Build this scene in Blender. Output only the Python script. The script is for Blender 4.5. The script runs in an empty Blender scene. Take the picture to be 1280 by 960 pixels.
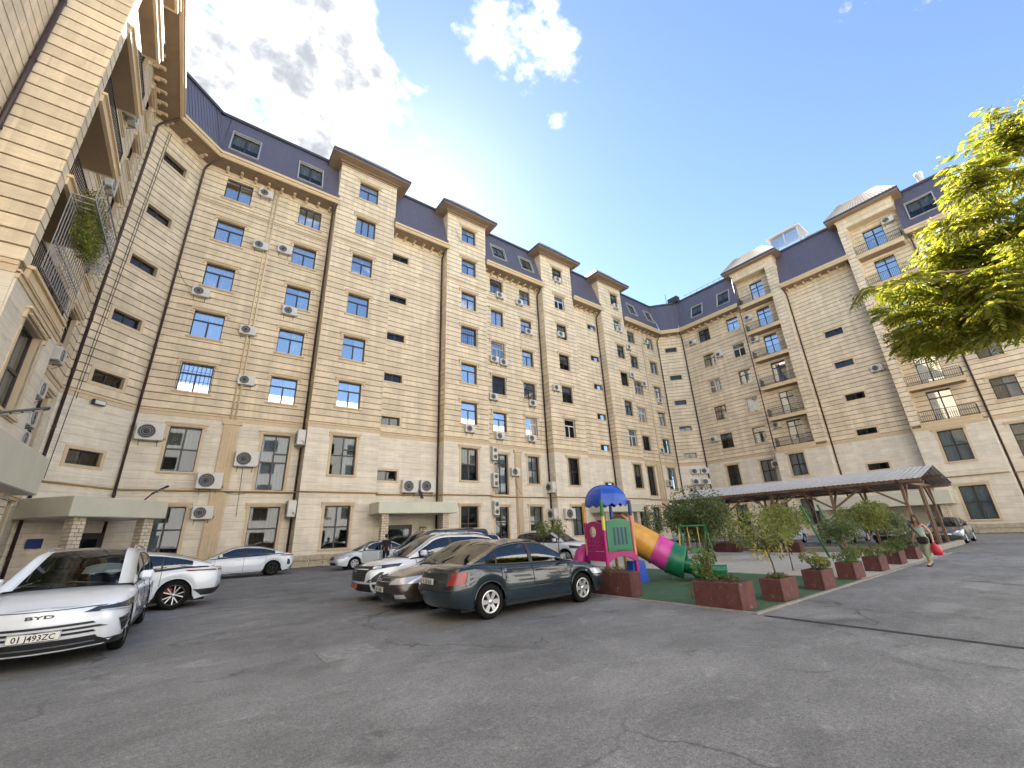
import bpy, math, random
import numpy as np
from mathutils import Matrix, Vector
random.seed(7); np.random.seed(7)
C = bpy.context.scene.collection
scn = bpy.context.scene
# ------------------------------------------------------------------ camera
cd = bpy.data.cameras.new('camera'); cam = bpy.data.objects.new('camera', cd); C.objects.link(cam); scn.camera = cam
cd.sensor_width = 36.0; cd.lens = 516.0974 / 1280 * 36.0; cd.clip_start = 0.1; cd.clip_end = 3000
cam.matrix_world = Matrix(((0.80268974, -0.17187712, -0.5710932, 0), (-0.59513181, -0.29317454, -0.74824249, 0),
                           (-0.03882423, 0.94048229, -0.33761774, 1.6), (0, 0, 0, 1)))
# ------------------------------------------------------------------ light
SUN_AZ = math.atan2(0.359, 0.933)          # clockwise from +Y
SUN_EL = math.radians(40.8)
sun_dir = Vector((math.sin(SUN_AZ) * math.cos(SUN_EL), math.cos(SUN_AZ) * math.cos(SUN_EL), math.sin(SUN_EL)))
sd = bpy.data.lights.new('sun', 'SUN'); sd.energy = 5.0; sd.angle = math.radians(0.5); sd.color = (1, 0.955, 0.89)
so = bpy.data.objects.new('sun', sd); C.objects.link(so)
so.rotation_euler = sun_dir.to_track_quat('Z', 'Y').to_euler()
world = bpy.data.worlds.new('World'); scn.world = world; world.use_nodes = True
SKY_STRENGTH = 0.063
def build_world():
    nt = world.node_tree; N = nt.nodes; L = nt.links
    for n in list(N): N.remove(n)
    out = N.new('ShaderNodeOutputWorld'); bg = N.new('ShaderNodeBackground'); bg.inputs[1].default_value = SKY_STRENGTH
    sky = N.new('ShaderNodeTexSky'); sky.sky_type = 'NISHITA'; sky.sun_disc = False
    sky.sun_elevation = SUN_EL; sky.sun_rotation = SUN_AZ; sky.air_density = 1.0; sky.dust_density = 0.25; sky.ozone_density = 2.2; sky.altitude = 400
    tc = N.new('ShaderNodeTexCoord')
    def math_(op, a, b=None, c=None):
        n = N.new('ShaderNodeMath'); n.operation = op
        for i, v in enumerate((a, b, c)):
            if v is None: continue
            if isinstance(v, (int, float)): n.inputs[i].default_value = v
            else: L.new(v, n.inputs[i])
        return n.outputs[0]
    def noise(scale, detail, rough, vec, dist=0.0):
        n = N.new('ShaderNodeTexNoise'); n.inputs['Scale'].default_value = scale; n.inputs['Detail'].default_value = detail
        n.inputs['Roughness'].default_value = rough; n.inputs['Distortion'].default_value = dist; L.new(vec, n.inputs['Vector']); return n.outputs['Fac']
    vec = tc.outputs['Generated']
    # cloud deck: project the view direction onto a high flat layer
    sep = N.new('ShaderNodeSeparateXYZ'); L.new(vec, sep.inputs[0])
    zz = math_('ADD', math_('MAXIMUM', sep.outputs[2], 0.0), 0.12)
    comb = N.new('ShaderNodeCombineXYZ'); L.new(math_('DIVIDE', sep.outputs[0], zz), comb.inputs[0]); L.new(math_('DIVIDE', sep.outputs[1], zz), comb.inputs[1])
    n1 = noise(2.1, 9, 0.62, comb.outputs[0], 0.3)
    n2 = noise(7.0, 8, 0.6, comb.outputs[0], 0.2)
    n3 = noise(22.0, 6, 0.6, comb.outputs[0], 0.2)
    dens = math_('ADD', math_('ADD', math_('MULTIPLY', n1, 0.62), math_('MULTIPLY', n2, 0.48)), math_('MULTIPLY', n3, 0.30))
    dens = math_('ADD', math_('MULTIPLY', math_('SUBTRACT', dens, 0.70), 1.55), 0.5)
    # weather: where the air is cloudier or clearer
    def lobe(d, cosr, amp):
        v = N.new('ShaderNodeVectorMath'); v.operation = 'DOT_PRODUCT'; L.new(vec, v.inputs[0]); dd = Vector(d).normalized(); v.inputs[1].default_value = dd
        mr = N.new('ShaderNodeMapRange'); mr.interpolation_type = 'SMOOTHSTEP'; mr.inputs[1].default_value = cosr; mr.inputs[2].default_value = 1 - (1 - cosr) * 0.25
        mr.inputs[3].default_value = 0; mr.inputs[4].default_value = amp; L.new(v.outputs['Value'], mr.inputs[0]); return mr.outputs[0]
    bias = 0.0
    for d, r, a in LOBES:
        bias = math_('ADD', bias, lobe(d, math.cos(math.radians(r)), a))
    dens = math_('ADD', dens, bias)
    mr = N.new('ShaderNodeMapRange'); mr.interpolation_type = 'SMOOTHSTEP'
    mr.inputs[1].default_value = 0.60; mr.inputs[2].default_value = 0.80; L.new(dens, mr.inputs[0]); cov = mr.outputs[0]
    thick = N.new('ShaderNodeMapRange'); thick.interpolation_type = 'SMOOTHSTEP'; thick.inputs[1].default_value = 0.74; thick.inputs[2].default_value = 1.0; L.new(dens, thick.inputs[0])
    ramp = N.new('ShaderNodeMix'); ramp.data_type = 'RGBA'; L.new(thick.outputs[0], ramp.inputs[0])
    ramp.inputs[6].default_value = CLOUD_THIN; ramp.inputs[7].default_value = CLOUD_THICK
    mix = N.new('ShaderNodeMix'); mix.data_type = 'RGBA'; L.new(cov, mix.inputs[0]); L.new(sky.outputs[0], mix.inputs[6]); L.new(ramp.outputs[2], mix.inputs[7])
    L.new(mix.outputs[2], bg.inputs[0]); L.new(bg.outputs[0], out.inputs[0])
LOBES = [((-.03, .61, .79), 17, 0.33), ((.34, .39, .86), 9, 0.28), ((.40, .385, .83), 7, 0.14), ((.19, .455, .87), 6, -.22), ((.486, .438, .757), 4.5, 0.25), ((.543, .409, .734), 3, 0.22), ((.60, .42, .68), 24, -0.3), ((.85, .3, .45), 30, -0.3), ((.30, .62, .72), 6, 0.16)]
CLOUD_THIN = (5.0, 5.0, 5.0, 1); CLOUD_THICK = (2.0, 2.1, 2.3, 1)
build_world()
vs = scn.view_settings; vs.view_transform = 'Standard'; vs.look = 'None'; vs.gamma = 1.0; vs.exposure = 2.35
scn.cycles.max_bounces = 6; scn.cycles.diffuse_bounces = 3; scn.cycles.glossy_bounces = 3; scn.cycles.transparent_max_bounces = 12; scn.cycles.caustics_reflective = False; scn.cycles.caustics_refractive = False

# ------------------------------------------------------------------ materials
MATS = {}
def mat(name, color, rough=0.7, var=0.0, scale=3.0, bump=0.0, bscale=None, metal=0.0, coat=0.0, stretch=None, rnd=0.0, spec=0.5, col2=None, detail=5, panel=None, streak=0.0, chips=None):
    """principled material: object-space noise varies the colour and the relief"""
    if name in MATS: return MATS[name]
    m = bpy.data.materials.new(name); MATS[name] = m; m.use_nodes = True
    nt = m.node_tree; N = nt.nodes; L = nt.links; b = N['Principled BSDF']
    b.inputs['Roughness'].default_value = rough; b.inputs['Metallic'].default_value = metal; b.inputs['Specular IOR Level'].default_value = spec
    if coat: b.inputs['Coat Weight'].default_value = coat; b.inputs['Coat Roughness'].default_value = 0.04
    c = (*color, 1); b.inputs['Base Color'].default_value = c
    if var or bump or col2:
        tc = N.new('ShaderNodeTexCoord'); mp = N.new('ShaderNodeMapping'); L.new(tc.outputs['Object'], mp.inputs[0])
        if stretch: mp.inputs['Scale'].default_value = stretch
        no = N.new('ShaderNodeTexNoise'); no.inputs['Scale'].default_value = scale; no.inputs['Detail'].default_value = detail; no.inputs['Roughness'].default_value = 0.65; L.new(mp.outputs[0], no.inputs['Vector'])
    last = None
    if var or col2:
        mx = N.new('ShaderNodeMix'); mx.data_type = 'RGBA'
        mr = N.new('ShaderNodeMapRange'); mr.inputs[1].default_value = 0.3; mr.inputs[2].default_value = 0.7; L.new(no.outputs['Fac'], mr.inputs[0]); L.new(mr.outputs[0], mx.inputs[0])
        if col2: mx.inputs[6].default_value = c; mx.inputs[7].default_value = (*col2, 1)
        else:
            mx.inputs[6].default_value = tuple(x * (1 - var) for x in color) + (1,); mx.inputs[7].default_value = tuple(min(1, x * (1 + var)) for x in color) + (1,)
        last = mx.outputs[2]
    def vmul(fac, lo, hi, last):
        r_ = N.new('ShaderNodeMapRange'); r_.inputs[1].default_value = .25; r_.inputs[2].default_value = .75; r_.inputs[3].default_value = lo; r_.inputs[4].default_value = hi; L.new(fac, r_.inputs[0])
        h_ = N.new('ShaderNodeHueSaturation'); L.new(r_.outputs[0], h_.inputs['Value']); L.new(last, h_.inputs['Color']); return h_.outputs[0]
    if panel:   # separate stones along a course differ a little in tone
        sx = N.new('ShaderNodeSeparateXYZ'); L.new(tc.outputs['Object'], sx.inputs[0])
        def mth(op, a_, b_):
            q = N.new('ShaderNodeMath'); q.operation = op
            for i_, v_ in enumerate((a_, b_)):
                if isinstance(v_, (int, float)): q.inputs[i_].default_value = v_
                else: L.new(v_, q.inputs[i_])
            return q.outputs[0]
        row = mth('FLOOR', mth('DIVIDE', sx.outputs[2], panel[1]), 0); col = mth('FLOOR', mth('ADD', mth('DIVIDE', sx.outputs[0], panel[0]), mth('MULTIPLY', row, .37)), 0)
        cx_ = N.new('ShaderNodeCombineXYZ'); L.new(col, cx_.inputs[0]); L.new(row, cx_.inputs[1]); wn = N.new('ShaderNodeTexWhiteNoise'); L.new(cx_.outputs[0], wn.inputs[0]); last = vmul(wn.outputs[0], 1 - panel[2], 1 + panel[2], last)
    if streak:  # rain streaks run down the wall
        m2 = N.new('ShaderNodeMapping'); m2.inputs['Scale'].default_value = (1.5, 1.5, .10); L.new(tc.outputs['Object'], m2.inputs[0]); n4 = N.new('ShaderNodeTexNoise'); n4.inputs['Scale'].default_value = 1.0; n4.inputs['Detail'].default_value = 7; n4.inputs['Roughness'].default_value = .7; L.new(m2.outputs[0], n4.inputs[0]); last = vmul(n4.outputs['Fac'], 1 - streak, 1 + streak * .6, last)
    if chips:   # worn spots where the paint is gone
        n5 = N.new('ShaderNodeTexNoise'); n5.inputs['Scale'].default_value = 7; n5.inputs['Detail'].default_value = 6; n5.inputs['Roughness'].default_value = .7; L.new(tc.outputs['Object'], n5.inputs[0]); r5 = N.new('ShaderNodeMapRange'); r5.inputs[1].default_value = .64; r5.inputs[2].default_value = .68; L.new(n5.outputs['Fac'], r5.inputs[0])
        m5 = N.new('ShaderNodeMix'); m5.data_type = 'RGBA'; L.new(r5.outputs[0], m5.inputs[0]); L.new(last, m5.inputs[6]); m5.inputs[7].default_value = (*chips, 1); last = m5.outputs[2]
    if rnd:
        oi = N.new('ShaderNodeObjectInfo'); mr2 = N.new('ShaderNodeMapRange'); mr2.inputs[3].default_value = 1 - rnd; mr2.inputs[4].default_value = 1 + rnd; L.new(oi.outputs['Random'], mr2.inputs[0])
        hs = N.new('ShaderNodeHueSaturation'); L.new(mr2.outputs[0], hs.inputs['Value'])
        if last: L.new(last, hs.inputs['Color'])
        else: hs.inputs['Color'].default_value = c
        last = hs.outputs[0]
    if last: L.new(last, b.inputs['Base Color'])
    if bump:
        if bscale:
            no2 = N.new('ShaderNodeTexNoise'); no2.inputs['Scale'].default_value = bscale; no2.inputs['Detail'].default_value = 4; L.new(mp.outputs[0], no2.inputs['Vector']); f = no2.outputs['Fac']
        else: f = no.outputs['Fac']
        bp = N.new('ShaderNodeBump'); bp.inputs['Strength'].default_value = 1.0; bp.inputs['Distance'].default_value = bump; L.new(f, bp.inputs['Height']); L.new(bp.outputs[0], b.inputs['Normal'])
    return m
def glass_mat(name, tint=(.25, .28, .3), refl=0.3, rough=0.02, ior=1.5):
    if name in MATS: return MATS[name]
    m = bpy.data.materials.new(name); MATS[name] = m; m.use_nodes = True; nt = m.node_tree; N = nt.nodes; L = nt.links
    N.remove(N['Principled BSDF']); out = N['Material Output']
    tr = N.new('ShaderNodeBsdfTransparent'); tr.inputs[0].default_value = (*tint, 1)
    gl = N.new('ShaderNodeBsdfGlossy'); gl.inputs['Roughness'].default_value = rough; gl.inputs['Color'].default_value = (.95, .97, 1, 1)
    lw = N.new('ShaderNodeLayerWeight'); lw.inputs[0].default_value = 0.5
    pw = N.new('ShaderNodeMath'); pw.operation = 'POWER'; pw.inputs[1].default_value = 5.0; L.new(lw.outputs['Facing'], pw.inputs[0])
    ad = N.new('ShaderNodeMath'); ad.operation = 'MULTIPLY_ADD'; ad.use_clamp = True; ad.inputs[1].default_value = 0.7; ad.inputs[2].default_value = refl + 0.045; L.new(pw.outputs[0], ad.inputs[0])
    mx = N.new('ShaderNodeMixShader'); L.new(ad.outputs[0], mx.inputs[0]); L.new(tr.outputs[0], mx.inputs[1]); L.new(gl.outputs[0], mx.inputs[2]); L.new(mx.outputs[0], out.inputs[0])
    return m
def leaf_mat(name, c1, c2, trans=0.35, rough=0.5):
    if name in MATS: return MATS[name]
    m = bpy.data.materials.new(name); MATS[name] = m; m.use_nodes = True; nt = m.node_tree; N = nt.nodes; L = nt.links
    b = N['Principled BSDF']; out = N['Material Output']; b.inputs['Roughness'].default_value = rough
    ge = N.new('ShaderNodeNewGeometry'); mx = N.new('ShaderNodeMix'); mx.data_type = 'RGBA'; L.new(ge.outputs['Random Per Island'], mx.inputs[0])
    mx.inputs[6].default_value = (*c1, 1); mx.inputs[7].default_value = (*c2, 1); L.new(mx.outputs[2], b.inputs['Base Color'])
    t = N.new('ShaderNodeBsdfTranslucent'); hs = N.new('ShaderNodeHueSaturation'); hs.inputs['Value'].default_value = 1.6; hs.inputs['Saturation'].default_value = 1.1; hs.inputs['Hue'].default_value = 0.48
    L.new(mx.outputs[2], hs.inputs['Color']); L.new(hs.outputs[0], t.inputs[0])
    ms = N.new('ShaderNodeMixShader'); ms.inputs[0].default_value = trans; L.new(b.outputs[0], ms.inputs[1]); L.new(t.outputs[0], ms.inputs[2]); L.new(ms.outputs[0], out.inputs[0])
    return m

# ------------------------------------------------------------------ mesh helpers
class MB:
    """collects shapes and links them as ONE mesh object"""
    def __init__(s): s.v = []; s.f = []; s.m = []; s.sm = []
    def add(s, v, f, mi=0, smooth=False):
        o = len(s.v); s.v += [tuple(p) for p in v]; s.f += [tuple(i + o for i in q) for q in f]; s.m += [mi] * len(f); s.sm += [smooth] * len(f); return s
    def box(s, x0, x1, y0, y1, z0, z1, mi=0, M=None):
        v = [(x0, y0, z0), (x1, y0, z0), (x1, y1, z0), (x0, y1, z0), (x0, y0, z1), (x1, y0, z1), (x1, y1, z1), (x0, y1, z1)]
        if M is not None: v = [M @ Vector(p) for p in v]
        return s.add(v, [(0, 3, 2, 1), (4, 5, 6, 7), (0, 1, 5, 4), (1, 2, 6, 5), (2, 3, 7, 6), (3, 0, 4, 7)], mi)
    def bbox(s, x0, x1, y0, y1, z0, z1, b=0.02, mi=0, M=None):
        """box with all edges chamfered"""
        b = min(b, (x1 - x0) * .45, (y1 - y0) * .45, (z1 - z0) * .45)
        P = []; idx = {}
        for i, x in enumerate((x0, x1)):
            for j, y in enumerate((y0, y1)):
                for k, z in enumerate((z0, z1)):
                    sx = b if i == 0 else -b; sy = b if j == 0 else -b; sz = b if k == 0 else -b
                    idx[i, j, k] = len(P); P += [(x, y + sy, z + sz), (x + sx, y, z + sz), (x + sx, y + sy, z)]
        I = lambda i, j, k, a: idx[i, j, k] + a
        F = []
        for i in (0, 1):
            q = [I(i, 0, 0, 0), I(i, 1, 0, 0), I(i, 1, 1, 0), I(i, 0, 1, 0)]; F.append(q if i else q[::-1])
            q = [I(0, i, 0, 1), I(0, i, 1, 1), I(1, i, 1, 1), I(1, i, 0, 1)]; F.append(q if i else q[::-1])
            q = [I(0, 0, i, 2), I(1, 0, i, 2), I(1, 1, i, 2), I(0, 1, i, 2)]; F.append(q if i else q[::-1])
        for a in (0, 1):
            for c in (0, 1):
                F.append([I(a, c, 0, 0), I(a, c, 1, 0), I(a, c, 1, 1), I(a, c, 0, 1)])
                F.append([I(a, 0, c, 0), I(a, 1, c, 0), I(a, 1, c, 2), I(a, 0, c, 2)])
                F.append([I(0, a, c, 1), I(1, a, c, 1), I(1, a, c, 2), I(0, a, c, 2)])
        for i in (0, 1):
            for j in (0, 1):
                for k in (0, 1): F.append([I(i, j, k, 0), I(i, j, k, 1), I(i, j, k, 2)])
        ce = Vector(((x0 + x1) / 2, (y0 + y1) / 2, (z0 + z1) / 2)); G = []
        for f in F:
            p = [Vector(P[q]) for q in f]; n = (p[1] - p[0]).cross(p[2] - p[0]); m_ = sum(p, Vector()) / len(p)
            G.append(f if n.dot(m_ - ce) > 0 else f[::-1])
        if M is not None: P = [M @ Vector(p) for p in P]
        return s.add(P, G, mi)
    def bar(s, a, b, w, h=None, mi=0):
        a = Vector(a); b = Vector(b); h = h or w; d = (b - a); L = d.length
        if L < 1e-6: return s
        M = Matrix.Translation(a) @ d.to_track_quat('Z', 'Y').to_matrix().to_4x4()
        return s.box(-w / 2, w / 2, -h / 2, h / 2, 0, L, mi, M)
    def tube(s, pts, r, n=8, mi=0, cap=True, smooth=True):
        pts = [Vector(p) for p in pts]; R = r if isinstance(r, (list, tuple)) else [r] * len(pts); V = []; F = []
        up = Vector((0, 0, 1)); prev = None
        for i, p in enumerate(pts):
            t = (pts[min(i + 1, len(pts) - 1)] - pts[max(i - 1, 0)]).normalized()
            if prev is None:
                a = t.cross(up) if abs(t.z) < .9 else t.cross(Vector((1, 0, 0))); a.normalize()
            else:
                a = (prev - t * prev.dot(t)).normalized()
            prev = a; b = t.cross(a)
            for k in range(n):
                an = 2 * math.pi * k / n; V.append(p + (a * math.cos(an) + b * math.sin(an)) * R[i])
        for i in range(len(pts) - 1):
            for k in range(n): F.append((i * n + k, i * n + (k + 1) % n, (i + 1) * n + (k + 1) % n, (i + 1) * n + k))
        s.add(V, F, mi, smooth)
        if cap:
            o = len(s.v) - len(V); s.f += [tuple(o + k for k in range(n))[::-1], tuple(o + (len(pts) - 1) * n + k for k in range(n))]; s.m += [mi, mi]; s.sm += [False, False]
        return s
    def lathe(s, prof, n=16, mi=0, M=None, smooth=True):
        """prof: (radius, height) pairs turned about local Z"""
        V = []; F = []
        for r, z in prof:
            for k in range(n):
                a = 2 * math.pi * k / n; p = Vector((r * math.cos(a), r * math.sin(a), z)); V.append(M @ p if M is not None else p)
        for i in range(len(prof) - 1):
            for k in range(n): F.append((i * n + k, i * n + (k + 1) % n, (i + 1) * n + (k + 1) % n, (i + 1) * n + k))
        return s.add(V, F, mi, smooth)
    def prism(s, poly, z0, z1, mi=0, M=None):
        n = len(poly); V = [(x, y, z0) for x, y in poly] + [(x, y, z1) for x, y in poly]
        if M is not None: V = [M @ Vector(p) for p in V]
        return s.add(V, [tuple(range(n))[::-1], tuple(range(n, 2 * n))] + [(i, (i + 1) % n, n + (i + 1) % n, n + i) for i in range(n)], mi)
    def weld(s):
        key = {}; mp = []; V = []
        for p in s.v:
            k = (round(p[0], 4), round(p[1], 4), round(p[2], 4))
            if k not in key: key[k] = len(V); V.append(p)
            mp.append(key[k])
        F = []; M = []; S = []
        for f, m, sm in zip(s.f, s.m, s.sm):
            g = []
            for i in f:
                if mp[i] not in g: g.append(mp[i])
            if len(g) > 2: F.append(tuple(g)); M.append(m); S.append(sm)
        s.v, s.f, s.m, s.sm = V, F, M, S; return s
    def mesh(s, name, mats):
        me = bpy.data.meshes.new(name); me.from_pydata(s.v, [], s.f)
        for m in (mats if isinstance(mats, (list, tuple)) else [mats]): me.materials.append(m)
        me.polygons.foreach_set('material_index', s.m); me.polygons.foreach_set('use_smooth', s.sm); me.update(); return me
    def build(s, name, mats, parent=None, M=None):
        return put(name, s.mesh(name, mats), parent, M)
def put(name, me, parent=None, M=None):
    """link a mesh as an object; M places it in the space of its parent"""
    o = bpy.data.objects.new(name, me); C.objects.link(o)
    if parent is not None: o.parent = parent
    if M is not None: o.matrix_basis = M
    return o
LABELS = {}
def tag(o, label, cat, group=None):
    o['label'] = label; o['category'] = cat
    if group: o['group'] = group
    return o
def thing(name, label, cat, loc=(0, 0, 0), rz=0.0, group=None):
    o = bpy.data.objects.new(name, None); C.objects.link(o); o.empty_display_size = 0.3
    o.location = loc; o.rotation_euler = (0, 0, rz)
    return tag(o, label, cat, group)
def struct(name, mb, m):
    o = mb.build(name, m); o['kind'] = 'structure'; return o
def T(x=0, y=0, z=0): return Matrix.Translation((x, y, z))
def Rz(a): return Matrix.Rotation(a, 4, 'Z')
# ------------------------------------------------------------------ apartment building
M_BOARD = mat('cladding_stone', (.80, .655, .45), .8, .10, 2.2, .004, 30, stretch=(1, 1, 5), rnd=.03, panel=(1.15, .48, .07), streak=.24)
M_JOINT = mat('joint_brown', (.25, .16, .085), .95, .2, 8)  # brown backing wall, showing in the grooves between the bands
M_STONE = mat('travertine', (.80, .705, .555), .75, .12, 1.6, .003, 25, stretch=(.6, .6, 6), rnd=.03, panel=(.95, .47, .05), streak=.12)
M_SJOINT = mat('travertine_joint', (.38, .30, .2), .95)
M_TRIM = mat('trim_stone', (.68, .53, .34), .8, .08, 3, .003)
M_REVEAL = mat('reveal_plaster', (.60, .47, .30), .85, .08, 3)
M_PLINTH = mat('plinth_stone', (.50, .42, .30), .9, .25, 3.5, .02, 9)
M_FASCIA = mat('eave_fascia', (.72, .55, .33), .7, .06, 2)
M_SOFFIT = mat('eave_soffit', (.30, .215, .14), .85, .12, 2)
M_ROOF = mat('roof_sheet', (.15, .135, .165), .45, .10, 2.5, metal=.1, streak=.1)
M_RIDGE = mat('ridge_cap', (.07, .065, .085), .45)
M_TANROOF = mat('tan_roof_sheet', (.46, .37, .28), .5, .08, 2)
M_FRAME = mat('window_frame_dark', (.035, .028, .026), .4)
M_WFRAME = mat('white_frame', (.72, .71, .68), .45)
M_IRON = mat('black_iron', (.03, .028, .026), .5)
M_PIPE = mat('brown_downpipe', (.055, .032, .03), .4)
M_CREAM = mat('cream_pipe', (.74, .60, .38), .5)
M_GAS = mat('ochre_gas_pipe', (.36, .22, .06), .5)
M_INNER = mat('room_shade_sheet', (.10, .085, .07), .95)  # dark colour stands in for the shade of unlit rooms behind windows
M_CURT = mat('curtain_cloth', (.78, .77, .74), .9, .12, 9, stretch=(6, 6, .4))
M_BLIND = mat('blind_cloth', (.62, .54, .40), .9, .15, 6)
M_DRAPE = mat('dark_drape', (.22, .13, .09), .9, .3, 9, stretch=(6, 6, .4))
M_GLASS = glass_mat('window_glass', (.62, .66, .68), .0)
M_GLASS2 = glass_mat('window_glass_bright', (.88, .92, .94), .42)
B0 = Vector((24, 31.5, 0))
bld = thing('apartment_building', 'U-shaped seven-storey apartment block of tan banded stone with violet metal mansard roof', 'apartment building', B0)
BI = T(*(-B0))
def FR(x, y, dx, dy, z=0):
    l = math.hypot(dx, dy); dx /= l; dy /= l
    return Matrix(((dx, -dy, 0, x), (dy, dx, 0, y), (0, 0, 1, z), (0, 0, 0, 1)))
def part(name, mb, mats, F=None): return mb.build(name, mats, bld, BI @ (F if F is not None else Matrix()))
def free(a, b, blocked):
    out = []; x = a
    for s, e in sorted(blocked):
        if e <= x or s >= b: continue
        if s > x + .005: out.append((x, s))
        x = max(x, e)
    if x < b - .005: out.append((x, b))
    return out
def slabs(za, zb, holes):
    cs = sorted({za, zb} | {z for h in holes for z in h[2:4] if za < z < zb}); return list(zip(cs[:-1], cs[1:]))
def sheet(mb, L0, L1, z0, z1, holes, depth=.32, mi=0, rmi=1):
    for a, b in slabs(z0, z1, holes):
        m = (a + b) / 2
        for s, e in free(L0, L1, [h[:2] for h in holes if h[2] < m < h[3]]):
            mb.add([(s, 0, a), (e, 0, a), (e, 0, b), (s, 0, b)], [(0, 1, 2, 3)], mi)
    for s, e, a, b in holes:
        mb.add([(s, 0, a), (e, 0, a), (e, 0, b), (s, 0, b), (s, depth, a), (e, depth, a), (e, depth, b), (s, depth, b)], [(0, 4, 5, 1), (3, 2, 6, 7), (0, 3, 7, 4), (1, 5, 6, 2)], rmi)
NB = [0, 0]
def boards(F, L0, L1, z0, z1, holes, pitch=.48, gap=.062, th=.05, single=False, name='cladding_board', m=None):
    """horizontal bands of stone cladding, each proud of the joint below it"""
    m = m or M_BOARD; n = max(1, round((z1 - z0) / pitch)); p = (z1 - z0) / n; allb = MB(); cap = 'stone' in name
    for i in range(n):
        a, b = z0 + i * p + gap, z0 + (i + 1) * p; bx = []
        for c, d in slabs(a, b, holes):
            mid = (c + d) / 2
            for s, e in free(L0, L1, [h[:2] for h in holes if h[2] < mid < h[3]]):
                if e - s > .02: bx.append((s, e, c, d))
        if single and NB[cap] < 290:
            groups = []
            for q in bx:     # stones that touch belong together, a window parts them
                hit = [g_ for g_ in groups if any(q[0] < r[1] and r[0] < q[1] and abs(q[2] - r[3]) < 1e-6 for r in g_)]
                for g_ in hit: groups.remove(g_)
                groups.append(sum(hit, []) + [q])
            for g_ in groups:
                mb = MB()
                for q in g_: mb.box(q[0], q[1], -th, 0, q[2], q[3])
                part(name, mb, m, F); NB[cap] += 1
        else:
            for q in bx: allb.box(q[0], q[1], -th, 0, q[2], q[3])
    if allb.v:
        o = part(name, allb, m, F); o['kind'] = 'stuff'
def sec(F, L, z0, z1, holes=(), single=False, e0=0, e1=0, base=False, bsingle=False, inner=True, zb=9.25):
    """one flat piece of facade: backing wall, window reveals, stone base courses below zb and bands above"""
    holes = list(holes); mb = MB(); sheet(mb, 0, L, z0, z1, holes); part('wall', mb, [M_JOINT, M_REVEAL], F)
    bh = [(h[0] - .0, h[1] + .0, h[2], h[3]) for h in holes]
    if z1 > zb: boards(F, -e0, L + e1, max(z0, zb + .25), z1, bh, single=single)
    if z0 < zb: boards(F, -e0, L + e1, max(z0, .02), zb - .12, bh, pitch=.47, gap=.008, th=.05, single=bsingle, name='stone_course', m=M_STONE)
    if inner and holes: part('room_shade_sheet', MB().box(.02, L - .02, 1.1, 1.15, max(z0, .05), z1), M_INNER, F)
    if z0 < zb < z1:
        mb = MB()
        for a, b, d in ((zb - .12, zb + .03, .085), (zb + .03, zb + .12, .055), (zb + .12, zb + .25, .11)): mb.box(-e0 * d / .05, L + e1 * d / .05, -d, 0, a, b)
        part('string_course', mb, M_TRIM, F)
WCACHE = {}
def wmesh(key, fn):
    if key not in WCACHE: WCACHE[key] = fn()
    return WCACHE[key]
LAY = {  # bars (x0,x1,z0,z1 as fractions with half width) and panes
 'T': ([('h', .66, 0, 1), ('v', .5, 0, .66)], [(0, 1, .66, 1), (0, .5, 0, .66), (.5, 1, 0, .66)]),
 'M3': ([('v', 1 / 3, 0, 1), ('v', 2 / 3, 0, 1)], [(0, 1 / 3, 0, 1), (1 / 3, 2 / 3, 0, 1), (2 / 3, 1, 0, 1)]),
 'M2': ([('v', .5, 0, 1)], [(0, .5, 0, 1), (.5, 1, 0, 1)]),
 'B': ([('h', .5, 0, 1), ('v', .5, 0, 1), ('h', .66, .5, 1)], [(0, .5, .5, 1), (.5, 1, .66, 1), (.5, 1, .5, .66), (0, .5, 0, .5), (.5, 1, 0, .5)]),
 'D': ([('h', .76, 0, 1), ('v', .5, 0, 1)], [(0, .5, .76, 1), (.5, 1, .76, 1), (0, .5, 0, .76), (.5, 1, 0, .76)]),
 'Q': ([('h', .5, 0, 1), ('v', .5, 0, 1)], [(0, .5, .5, 1), (.5, 1, .5, 1), (0, .5, 0, .5), (.5, 1, 0, .5)]),
 'P': ([('h', .48, 0, 1)], [(0, 1, .48, 1), (0, 1, 0, .48)]),
}
wr = random.Random(11)
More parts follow.
